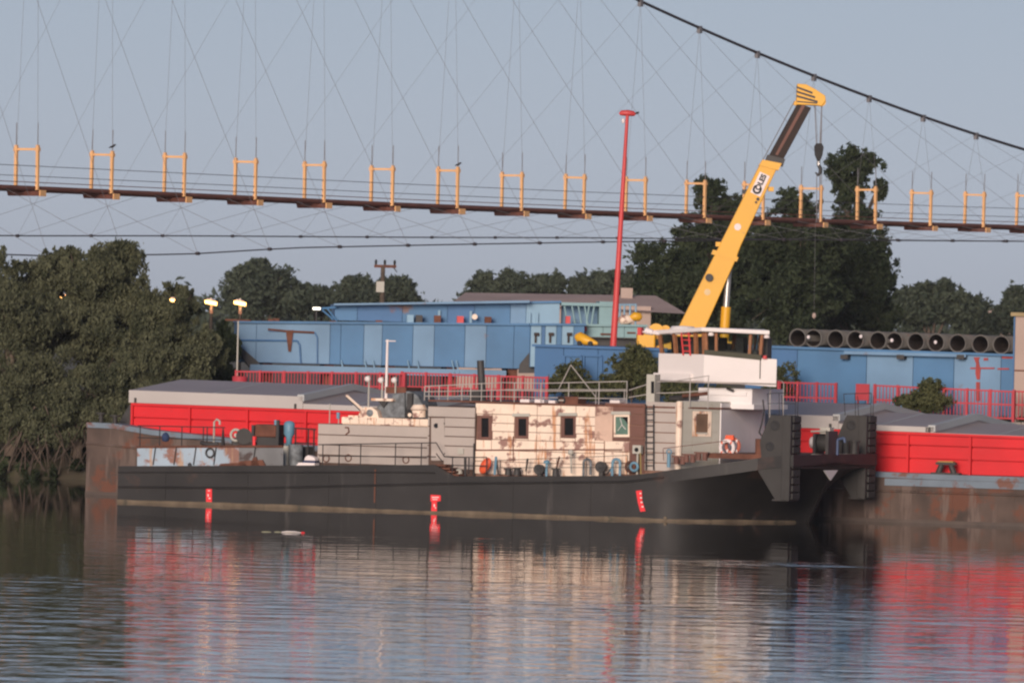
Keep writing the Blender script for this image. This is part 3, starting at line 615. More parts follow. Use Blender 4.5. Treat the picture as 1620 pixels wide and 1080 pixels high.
# ---- bow: deck beam, pusher knees, winch
KV = .45
def knee():
    k = tag(bpy.data.objects.new('pusher_knee', None)); link(k); k.parent = T
    a = lambda x, y: A(x, y, KV)
    plate = [a(1201, 700), a(1203, 690), a(1216, 660), a(1218, 656.5), a(1237, 657), a(1239, 792), a(1226, 792), a(1196, 741), a(1203, 722)]
    part('side_plate', m_knee, lambda b: b.prism(plate, KV+.08, KV+.22), k)
    for x, y, r_ in ((1226, 673, .155), (1218, 706, .14)): part('plate_hole', m_rubber, lambda b: b.lathe([(0, 0), (r_*.8, 0), (r_, .015), (r_*1.15, 0), (r_*1.15, -.03)], P(x, y, KV+.07), 'y', 18), k)
    u0, u1 = a(1237, 700)[0], a(1247, 700)[0]; zt, zb = a(1242, 657)[1], a(1242, 791)[1]
    part('post', m_knee, lambda b: b.box(u0, u1, KV, KV+1.0, zb, zt), k, bevel=.02)
    part('post_rib', m_knee, lambda b: b.box(u1, u1+.08, KV+.0, KV+.16, zb, zt-.02), k)
    part('post_rib', m_knee, lambda b: b.box(u1, u1+.06, KV+.9, KV+1.0, zb, zt-.02), k)
    n = 11; h = (zt-zb)/n
    for i in range(n):
        part('rubber_block', m_rubblk, lambda b: b.box(u1, u1+.13, KV+.2, KV+.88, zb+i*h+.03, zb+(i+1)*h-.025), k, bevel=.015)
    part('foot_plate', m_knee, lambda b: b.box(u0-.35, u1+.05, KV+.05, KV+.98, zb-.03, zb+.03), k)
    return k, u0, u1, zt, zb
m_rubblk = mat('fender_rubber', (.034, .033, .032), .75, .2, 3)
k1, KU0, KU1, KZT, KZB = knee()
k2 = copy_tree(k1, T); k2.location = (0, 7.25, 0)
for o in k2.children: pass
part('bow_beam', m_knee, lambda b: b.box(UB-.35, UB+.05, KV+.95, TB-.5, zdeck(UB)-.5, zdeck(UB)-.06), bevel=.02)
part('bow_deck', m_rust, lambda b: b.box(UB-3.2, UB-.02, .55, TB-.55, zdeck(UB)-.2, zdeck(UB)-.02))
random.seed(2)
for i in range(26):
    v = KV+1.1+i*.255; part('deck_grating', m_greyp if i % 3 else m_wood, lambda b: b.box(UB-.36, UB+.04, v, v+random.uniform(.1, .2), zdeck(UB)-.055, zdeck(UB)-.02+random.uniform(0, .03)))
u = UB+.06; part('towing_plate', m_whitef, lambda b: b.add([(u, 3.6, zdeck(UB)-.56), (u, 4.9, zdeck(UB)-.56), (u, 4.25, zdeck(UB)-.92), (u-.05, 3.6, zdeck(UB)-.56), (u-.05, 4.9, zdeck(UB)-.56), (u-.05, 4.25, zdeck(UB)-.92)], [(0, 2, 1), (3, 4, 5), (0, 1, 4, 3), (1, 2, 5, 4), (2, 0, 3, 5)]), label='pale triangular plate below the bow beam')
def bow_gear():
    z = zdeck(UB)-.02; V = 4.6
    w_ = tag(bpy.data.objects.new('winch', None)); link(w_); w_.parent = T
    x0, x1 = P(1285, 700, V).x, P(1318, 700, V).x
    part('drum', m_knee, lambda b: b.cone((x0+.3, V, z+.42), (x1-.1, V, z+.42), .32, .32, 14), w_)
    part('side_frame', m_black, lambda b: b.prism([(x0+.2, z), (x0+.3, z), (x0+.3, z+.75), (x0+.2, z+.75)], V-.45, V+.45), w_)
    part('side_frame', m_black, lambda b: b.prism([(x1-.12, z), (x1, z), (x1, z+.85), (x1-.12, z+.85)], V-.45, V+.45), w_)
    part('brake_bar', m_greyp, lambda b: b.tube([(x0+.1, V-.4, z+.82), (x1-.1, V-.4, z+.86)], .035), w_)
    part('gear_cover', m_greyp, lambda b: b.box(x1-.4, x1-.02, V-.3, V+.1, z+.75, z+.98), w_)
    part('warping_head', m_white_mark, lambda b: b.lathe([(0, .28), (.2, .26), (.22, .2), (.13, .1), (.2, 0)], (x0+.22, V, z+.42), 'x', 14).v.__class__ and None, w_) if 0 else part('warping_head', m_white_mark, lambda b: b.lathe([(0, -.25), (.2, -.24), (.22, -.18), (.13, -.08), (.2, 0)], (x0+.2, V, z+.42), 'x', 14), w_)
    q = P(1325, 700, V); part('bitt', mat('blue_bitt', (.05, .08, .16), .5), lambda b: b.tube([(q.x, V, z), (q.x, V, z+.55), (q.x+.25, V, z+.62), (q.x+.28, V, z+.45)], .05, 8))
    for x in (1338, 1352): 
        q = P(x, 705, 6.6); part('bollard', m_knee, lambda b: [b.cone((q.x, 6.6, z), (q.x, 6.6, z+.45), .16, .14, 12), b.cone((q.x, 6.6, z+.45), (q.x, 6.6, z+.5), .2, .2, 12)])
    q = P(1190, 705, .9); part('roller', m_rust, lambda b: b.cone((A(1203, 697, .8)[0], .75, z), (A(1203, 697, .8)[0], .75, z+.55), .16, .16, 12))
bow_gear()
# hand rails on the knees and the fore deck
for dv in (0, 7.25):
    v = KV+.15+dv
    def rl(b, dv=dv, v=v):
        s = A(1242, 657, KV)[0]
        for du, dz, vv in ((-.75, .75, 0), (-.35, .78, .1), (.0, .8, .8), (.05, .72, .9), (-.55, .7, .85)):
            b.tube([(s+du*.9, v+vv, KZT-.02), (s+du, v+vv, KZT+dz)], .014)
        b.tube([(s-.75, v, KZT+.75), (s-.35, v+.1, KZT+.78), (s, v+.8, KZT+.8)], .014); b.tube([(s-.75, v, KZT+.4), (s-.35, v+.1, KZT+.42), (s, v+.8, KZT+.42)], .011)
    part('knee_rail', m_rail, rl)
part('hanging_hose', m_rail, lambda b: b.tube([P(1207, 632, 2.2), P(1209, 650, 2.2), P(1205, 670, 2.2), P(1201, 684, 2.2), P(1206, 690, 2.2)], .03))
part('fore_rail', m_brown, lambda b: b.tube([P(1049, 710, .3), P(1050, 728, .3)], .014).tube([P(1049, 709, .3), P(1100, 703, .3), P(1150, 697, .6)], .014))
for x, y in ((1075, 728), (1091, 725), (1110, 722)):
    p = P(x, y+6, .35); part('bollard', m_brown, lambda b: [b.cone((p.x-.12, .35, p.z), (p.x-.12, .35, p.z+.28), .1, .1, 10), b.cone((p.x+.12, .35, p.z), (p.x+.12, .35, p.z+.28), .1, .1, 10), b.box(p.x-.26, p.x+.26, .25, .45, p.z+.24, p.z+.3)])
p = P(1058, 730, .3); part('blue_valve', m_blueobj, lambda b: [b.cone((p.x, .3, p.z-.2), (p.x, .3, p.z+.3), .07, .07, 8), b.torus((p.x, .3, p.z+.35), .09, .025, 'y', 12, 6)])
# ---- stairs, hand rails of the side deck
for i in range(4):
    x = 693+i*7; y = 734+i*5; p = P(x, y, .25); part('stair_tread', m_rust, lambda b: b.box(p.x-.05, p.x+.36, .1, .85, p.z-.07, p.z))
def rails(name, m, posts, tops, levels, v, r_=.022, zfoot=None):
    """posts: photo columns; tops: (x,y) polyline of the top rail; levels: fractions of the height for lower rails; one object per post and per rail"""
    def top(x):
        for (xa, ya), (xb, yb) in zip(tops[:-1], tops[1:]):
            if xa <= x <= xb: return ya+(yb-ya)*(x-xa)/(xb-xa)
        return tops[-1][1]
    root = tag(bpy.data.objects.new(name, None)); link(root); root.parent = T
    for x in posts:
        p = P(x, top(x), v); zf = zfoot(p.x) if zfoot else ZD
        part('post', m, lambda b: b.cone((p.x, v, zf), p, r_, r_, 6), root)
    for f in [1]+list(levels):
        pts = []
        for x, y in tops:
            p = P(x, y, v); zf = zfoot(p.x) if zfoot else ZD; pts.append(Vector((p.x, v, zf+(p.z-zf)*f)))
        part('rail', m, lambda b: b.tube(pts, r_*.9), root)
    return root
rails('side_rail', m_rail, [511, 537, 571, 626, 667], [(505, 703), (690, 700)], [.5], .12, .022, lambda u: ZQ)
part('stair_rail', m_rail, lambda b: [b.tube([P(690, 700, .12), P(703, 722, .12), P(716, 723, .12)], .02), b.tube([P(690, 717, .12), P(700, 730, .12)], .02)])
rails('side_rail', m_rail, [716, 742, 770], [(714, 723), (770, 723)], [.5], .1, .022)
rails('side_rail', m_rail, [792, 833, 881, 928, 993], [(786, 728), (993, 720)], [.5], .1, .013)
rails('stern_rail', m_rail, [222, 253, 288, 322, 328, 353], [(218, 673), (356, 676)], [.55], 1.6, .022, lambda u: ZQ+.3)
rails('stern_rail', m_rail, [468, 488, 497], [(466, 677), (500, 679)], [.5], 1.6, .03, lambda u: ZQ+.3)
rails('roof_rail', m_railp, [672, 679, 695, 709, 731, 745, 762, 778, 793, 814, 856, 900, 948, 992], [(672, 611), (794, 605), (860, 606), (993, 603)], [.62, .3], 1.1, .02, lambda u: ROOF)
rails('roof_rail', m_railp, [943, 988], [(800, 616), (990, 616)], [], 2.3, .018, lambda u: ROOF)
rails('roof_rail', m_railp, [1038, 1092, 1121], [(995, 617), (1036, 604), (1070, 602), (1122, 594)], [.55], 1.25, .02, lambda u: ROOF)
rails('roof_rail', m_railp, [1219, 1240], [(1219, 600), (1236, 602), (1240, 606)], [], 3.6, .02, lambda u: ROOF-.9)
# ---- gear along the side deck
def deck_gear():
    vc = .45
    for x, y, rr, m, nm in ((852, 742, .19, m_black, 'ventilator'), (950, 738, .2, m_black, 'ventilator')):
        p = P(x, y, vc); part(nm, m, lambda b: [b.cone((p.x, vc+.1, ZD), (p.x, vc+.1, p.z), rr*.5, rr*.5, 10), b.lathe([(0, .03), (rr*.8, .0), (rr, .03), (rr*.9, -.2), (rr*.5, -.3)], p, 'y', 16)])
    p = P(865, 731, vc); part('mushroom_vent', m_blueobj, lambda b: [b.cone((p.x, vc, ZD), (p.x, vc, p.z), .05, .05, 8), b.lathe([(0, .1), (.1, .06), (.13, -.04), (.05, -.05)], p, 'z', 12)])
    for x, y in ((804, 747), (818, 746), (879, 747)):
        p = P(x, y, vc); part('bollard', m_black, lambda b: [b.cone((p.x, vc, ZD), (p.x, vc, p.z+.1), .13, .11, 10), b.cone((p.x, vc, p.z+.1), (p.x, vc, p.z+.15), .17, .17, 10)])
    for x, w_, y, m in ((929, 11, 727, m_tarp), (975, 12, 727, m_blueobj)):
        a, c = P(x-w_/2, y+4, vc), P(x+w_/2, y+4, vc); t = P(x, y, vc)
        pts = [(a.x, vc, ZD)]+[(a.x+(c.x-a.x)*(1-math.cos(i*math.pi/6))/2, vc, a.z+(.12*math.sin(i*math.pi/6))) for i in range(7)]+[(c.x, vc, ZD+.1)]
        part('gooseneck_pipe', m, lambda b: b.sweep(pts, [.05]*len(pts), 8))
    for x0, y0, x1, y1, m in ((885, 722, 878, 750, m_rust), (835, 725, 832, 745, m_rail), (972, 726, 966, 746, m_blueobj), (903, 714, 904, 748, m_greyp), (785, 722, 788, 750, m_black), (966, 741, 960, 750, m_black)):
        part('deck_pipe', m, lambda b: b.tube([P(x0, y0, vc), P(x1, y1, vc)], .035))
    q = P(903, 717, vc); part('vent_cowl', m_greyp, lambda b: b.lathe([(0, .15), (.1, .1), (.11, -.02), (.05, -.05)], q, 'z', 10))
    p = P(1008, 711, .6); part('control_box', m_greyp, lambda b: [b.box(p.x-.16, p.x+.16, .55, .75, p.z-.14, p.z+.16), b.cone((p.x, .65, ZD), (p.x, .65, p.z-.1), .04, .04)])
    part('gauge', m_glass_d, lambda b: b.cone((p.x, .53, p.z), (p.x, .56, p.z), .08, .08, 10))
    p = P(1003, 738, .5); part('hose_reel', m_blueobj, lambda b: b.torus((p.x, .5, p.z), .14, .05, 'y', 14, 6))
    p = P(996, 738, .5); part('hose_reel', m_rust, lambda b: b.torus((p.x, .55, p.z), .16, .06, 'y', 14, 6))
    part('tide_pole', mat('yellow_pole', (.3, .22, .08), .6), lambda b: b.tube([P(1013, 716, .1), P(1014, 752, .1)], .03))
    for x in (726,): 
        p = P(x, 745, .6); part('bollard', m_greyp, lambda b: b.lathe([(.14, -.3), (.13, .0), (.09, .08), (0, .1)], p, 'z', 12))
    part('deck_post', m_black, lambda b: b.tube([P(736, 724, .1), P(736, 752, .1)], .05))
deck_gear()
# ---- gear on the roofs
def roof_gear():
    v = 1.9; Z1 = A(620, 661, HV+.15)[1]; Zs = A(520, 672, HV)[1]
    m_ = P(613, 537, v); mt = tag(bpy.data.objects.new('mast', None)); link(mt); mt.parent = T
    part('pole', m_white_mark, lambda b: b.cone((m_.x, v, Z1-.02), m_, .065, .045, 8), mt)
    part('yard', m_white_mark, lambda b: b.tube([P(610, 539, v), P(626, 539.5, v)], .022), mt)
    for x, y0 in ((584, 594), (605, 596), (626, 596)):
        p = P(x, y0, v-.2); lp = tag(bpy.data.objects.new('deck_lamp', None)); link(lp); lp.parent = T
        part('pole', m_greyp, lambda b: b.cone((p.x, p.y, Z1-.2), p, .035, .03, 6), lp); part('lamp_head', m_white_mark, lambda b: b.lathe([(0, .06), (.09, .05), (.12, -.06), (.06, -.1)], p+Vector((-.07, 0, -.12)), 'y', 10), lp)
    bx = lambda x0, y0, x1, y1, va, vb: (lambda b: b.box(P(x0, y1, va).x, P(x1, y1, va).x, va, vb, P((x0+x1)/2, y1, va).z, P((x0+x1)/2, y0, va).z))
    # covered engine casing with its cowl
    def hood(b):
        prof = [(598, 661), (598, 652), (603, 640), (616, 640), (624, 634), (626, 622), (645, 621), (646, 661)]
        b.prism([A(x, y, v) for x, y in prof], v-.3, v+1.5)
    part('engine_casing', m_tarp, hood, bevel=.05)
    part('exhaust_cowl', m_tarp, lambda b: b.prism([A(x, y, v) for x, y in [(645, 618), (656, 620), (666, 628), (671, 640), (671, 646), (645, 646)]], v-.2, v+1.2), bevel=.05)
    part('casing_lid', m_rust, bx(610, 612, 642, 622, v-.1, v+1.2))
    part('casing_shelf', m_cream, bx(587, 630, 622, 634, v-.5, v+.6))
    part('shelf_bracket', m_black, lambda b: b.prism([A(598, 634, v-.4), A(614, 634, v-.4), A(606, 645, v-.4)], v-.4, v-.3))
    part('vent_trunk', m_black, bx(643, 622, 651, 662, v-.35, v-.1))
    part('cable_drum', m_rubber, lambda b: b.torus(P(648, 656, v-.5), .14, .06, 'y', 16, 8))
    part('drum_hub', m_cream, lambda b: b.cone(P(648, 656, v-.55), P(648, 656, v-.4), .07, .07, 10))
    part('filter_barrel', m_cream, lambda b: [b.cone(P(663, 660, v-.3), P(663, 648, v-.3), .3, .3, 14), b.cone(P(663, 648, v-.3), P(663, 640, v-.3), .33, .22, 14)])
    part('barrel_band', m_rust, lambda b: b.cone(P(663, 649, v-.3), P(663, 646.5, v-.3), .315, .315, 14))
    part('frame_post', m_black, bx(672.5, 648, 676, 670, v-.5, v-.4))
    part('fan_housing', m_cream, lambda b: [b.prism([A(x, y, v-.4) for x, y in [(569, 661), (574, 648), (580, 644), (592, 644), (600, 650), (603, 661)]], v-.6, v)])
    part('fan_mouth', m_tarp, lambda b: b.lathe([(0, 0), (.1, .0), (.13, .02), (.13, -.05)], P(585, 653, v-.62), 'y', 14))
    part('step', m_cream, bx(551, 657, 566, 662, v-.7, v))
    part('davit', m_cream, lambda b: b.tube([P(548, 625, v-.3), P(574, 648, v-.3)], .05))
    part('davit_wire', m_rail, lambda b: b.tube([P(548, 628, v-.32), P(572, 651, v-.32)], .02))
    for x, y0, y1 in ((522, 638, 672), (536, 652, 672)): part('aerial', m_greyp, lambda b: b.tube([P(x, y0, v), (P(x, y0, v).x, v, Zs)], .02))
    part('horn', m_blueobj, lambda b: b.cone(P(535, 652, v), P(535, 662, v), .07, .07))
    part('wall_hook', m_rust, lambda b: b.sweep([P(546, 676, HV-.06), P(551, 676, HV-.1), P(552, 683, HV-.1), P(547, 687, HV-.06)], [.025]*4, 6))
    for x, y in ((516, 725), (551, 724), (642, 727)): part('deck_eye', m_rust, lambda b: b.torus(P(x, y, HV-.08), .12, .02, 'y', 12, 5))
    # funnel and boxes on the main roof
    part('funnel', m_black, lambda b: b.cone((P(764, 620, 3).x, 3, ROOF-.02), P(760, 570, 3), .14, .13, 12))
    part('funnel_base', m_black, bx(742, 616, 758, 638, 2.6, 3.2))
    for x0, y0, x1, y1 in ((822, 631, 837, 638), (845, 631, 860, 638), (867, 633, 878, 638), (964, 632, 980, 637)): part('roof_vent', m_white_mark, bx(x0, y0, x1, y1+1, 1.3, 1.9), bevel=.03)
    fb = part('fan_box', m_rust, bx(882, 627, 914, 641, 1.05, 1.8)); part('fan_ring', m_rubber, lambda b: b.torus(P(888, 633, 1.03), .13, .035, 'y', 14, 6), fb)
    part('fan_blade', m_greyp, lambda b: [b.box(P(888, 633, 1.02).x-.1, P(888, 633, 1.02).x+.1, 1.0, 1.03, P(888, 633, 1.02).z-.02, P(888, 633, 1.02).z+.02)], fb)
    part('frame_leg', m_railp, lambda b: b.tube([P(903, 577, 3.4), P(884, 615, 3.4)], .018)); part('frame_leg', m_railp, lambda b: b.tube([P(903, 577, 3.4), P(943, 628, 3.4)], .018))
    part('roof_pipe', m_rust, lambda b: b.tube([P(1080, 626, 2.0), P(1120, 622, 2.0)], .07))
    part('roof_coil', m_black, lambda b: b.tube([P(1060, 630, 2.2), P(1105, 628, 2.2)], .1))
roof_gear()
# ---- stern: patched low bulwark, winch engine, blue bottle
def stern():
    v = .18; za = ZQ-.02
    pl = [(217, 708, 286, 735), (286, 707, 336, 735), (336, 707, 378, 735), (378, 708, 448, 735)]
    mm = [m_rustblue, m_rustblue, m_rustblue, mat('dark_patched_plate', (.17, .175, .18), .7, .2, 1, (.06, .035, .03), .5, 1.2, .5)]
    for (x0, y0, x1, y1), m in zip(pl, mm): part('bulwark_plate', m, lambda b: b.hexa([P(x0, y1+2, v), P(x1, y1+2, v), P(x1, y1+2, v+.06), P(x0, y1+2, v+.06), P(x0, y0, v), P(x1, y0, v), P(x1, y0, v+.06), P(x0, y0, v+.06)]))
    part('bulwark_cap', m_rust, lambda b: b.tube([P(215, 707, v), P(380, 706, v), P(448, 706, v)], .045))
    for x in (242, 275, 306, 338, 400): part('bulwark_stay', m_black, lambda b: b.tube([P(x+4, 707, v-.04), P(x, 735, v-.04)], .022))
    for x0, y0, x1, y1 in ((375, 727, 420, 737), (396, 722, 410, 737), (345, 731, 392, 737)): part('scrap_plate', m_rust, lambda b: b.prism([A(x0, y1, v-.1), A(x1, y1, v-.1), A(x1-5, y0, v-.1), A(x0+4, y0+2, v-.1)], v-.1, v-.04))
    part('grab_ring', m_black, lambda b: b.torus(P(332, 716, v-.06), .16, .035, 'y', 14, 6))
    V = 2.2
    en = tag(bpy.data.objects.new('windlass_engine', None)); link(en); en.parent = T; B_ = lambda x0, y0, x1, y1, a, c: (lambda b: b.box(P(x0, y1, a).x, P(x1, y1, a).x, a, c, P((x0+x1)/2, y1, a).z, P((x0+x1)/2, y0, a).z))
    part('fuel_tank', m_rust, B_(402, 671, 436, 691, V-.4, V+.5), en, bevel=.06)
    part('engine_block', m_black, B_(405, 690, 436, 709, V-.3, V+.4), en)
    part('flywheel', m_greyp, lambda b: [b.torus(P(373, 688, V-.4), .2, .05, 'y', 18, 6), b.cone(P(373, 688, V-.45), P(373, 688, V-.3), .07, .07, 10)], en)
    part('gear_case', m_knee, lambda b: [b.cone(P(386, 690, V-.4), P(386, 690, V+.2), .3, .3, 14), b.cone(P(376, 700, V-.3), P(376, 700, V+.1), .2, .2, 12)], en)
    part('gear_case', m_pipein, B_(366, 698, 398, 709, V-.3, V+.3), en)
    part('frame_post', m_black, B_(397, 672, 401, 709, V-.5, V-.4), en); part('frame_post', m_black, B_(436, 664, 440, 709, V-.5, V-.4), en)
    part('red_cylinder', m_red_mark, lambda b: b.cone(P(402, 706, V-.5), P(402, 690, V-.5), .06, .06, 8), en)
    part('tank_cap', m_blueobj, lambda b: b.cone(P(437, 672, V-.4), P(437, 664, V-.4), .08, .08), en)
    part('rope_coil', m_rubber, lambda b: [b.lathe([(.15, .0), (.45, .0), (.5, .15), (.42, .32), (.15, .34)], (P(358, 705, V).x, V, ZQ+.25), 'z', 16)])
    part('rope_post', m_black, lambda b: b.cone((P(353, 700, V).x, V, ZQ), P(353, 679, V), .14, .03, 8))
    p = P(343, 665, V); part('davit_hook', m_greyp, lambda b: b.sweep([(p.x-.1, V, ZQ), (p.x-.1, V, p.z-.05), (p.x, V, p.z+.05), (p.x+.12, V, p.z-.02), (p.x+.12, V, p.z-.15)], [.04]*5, 6))
    part('gas_bottle', m_blueobj, lambda b: b.lathe([(0, .0), (.1, 0), (.12, .5), (.2, .62), (.2, 1.0), (.12, 1.08), (0, 1.1)], (P(457, 705, V).x, V, P(457, 713, V).z), 'z', 14))
    part('drum', m_greyp, lambda b: b.cone((P(452, 733, 1.2).x, 1.2, ZQ), P(452, 705, 1.2), .14, .14, 12)); part('drum', m_tarp, lambda b: b.cone((P(468, 733, 1.2).x, 1.2, ZQ), P(468, 703, 1.2), .27, .27, 14)); part('drum', m_knee, lambda b: b.cone((P(487, 733, 2.0).x, 2.0, ZQ), P(487, 706, 2.0), .25, .25, 14))
    part('mooring_rope', m_black, lambda b: b.sweep([P(318, 700, 1.5), P(330, 703, 1.4), P(345, 702, 1.5)], [.07]*3, 6))
    part('fender_tyre', m_rubber, lambda b: b.torus(P(300, 735, v-.05), .05, .03, 'y', 10, 5))
    q = P(262, 690, 1.6); part('blue_bag', mat('navy_cloth', (.03, .05, .12), .9), lambda b: b.lathe([(0, -.2), (.12, -.17), (.15, 0), (.08, .12), (0, .16)], q, 'z', 10))
stern()
# ---- loose things aboard
def lifebuoy(x, y, v, rr, m, label, grp='life rings on the tug'):
    p = SH.at(x, y, v); t = sthing('lifebuoy', label, 'life ring', p[0], v, p[1], grp)
    MB().torus((0, 0, 0), rr, .065, 'y', 20, 8).build('ring', m, t)
    for k in range(4):
        a = math.pi/4+k*math.pi/2; MB().cone((rr*math.cos(a)-.03, 0, rr*math.sin(a)), (rr*math.cos(a)+.03, 0, rr*math.sin(a)), .074, .074, 10).build('band', m_orangeb if m is m_white_mark else m_white_mark, t)
lifebuoy(1150, 708, 1.9, .25, m_white_mark, 'white life ring hanging at the front corner of the deckhouse')
lifebuoy(1159, 705, 2.2, .25, mat('faded_orange', (.45, .12, .07), .6), 'faded orange life ring behind the white ring at the deckhouse front')
part('ring_bracket', m_orangeb, lambda b: b.prism([A(1147, 696, 2), A(1161, 696, 2), A(1161, 688, 2), A(1149, 688, 2)], 1.95, 2.05), label='small orange bracket above the life rings')
u, z = A(768, 752, .35); t = sthing('orange_float', 'bright orange oval float leaning on the side deck by the cream wall', 'float', u, .35, ZD)
q_ = MB().lathe([(0, .09), (.14, .08), (.24, .03), (.26, 0), (.24, -.03), (.14, -.08), (0, -.09)], (0, 0, 0), 'y', 20).build('float_body', m_orangeb, t); q_.scale = (.72, 1, 1.25); q_.rotation_euler = (0, R(32), 0); q_.location = (-.02, 0, .31)
MB().tube([(.36, 0, .0), (.40, 0, .65)], .05).build('float_pole', m_blueobj, t)
u, z = A(488, 731, .5); t = sthing('white_outboard_cover', 'small white moulded cover with navy band beside the grey stern house', 'cover', u, .5, ZQ)
MB().prism([(-.42, 0), (.34, 0), (.34, .14), (-.3, .14)], -.2, .2).build('base', m_white_mark, t)
MB().prism([(-.16, .14), (.34, .14), (.34, .22), (-.13, .22)], -.17, .17).build('band', mat('navy_band', (.03, .04, .1), .5), t)
MB().prism([(-.12, .22), (.34, .22), (.30, .34), (.05, .42), (-.06, .36)], -.16, .16).build('top', m_white_mark, t, bevel=.03)
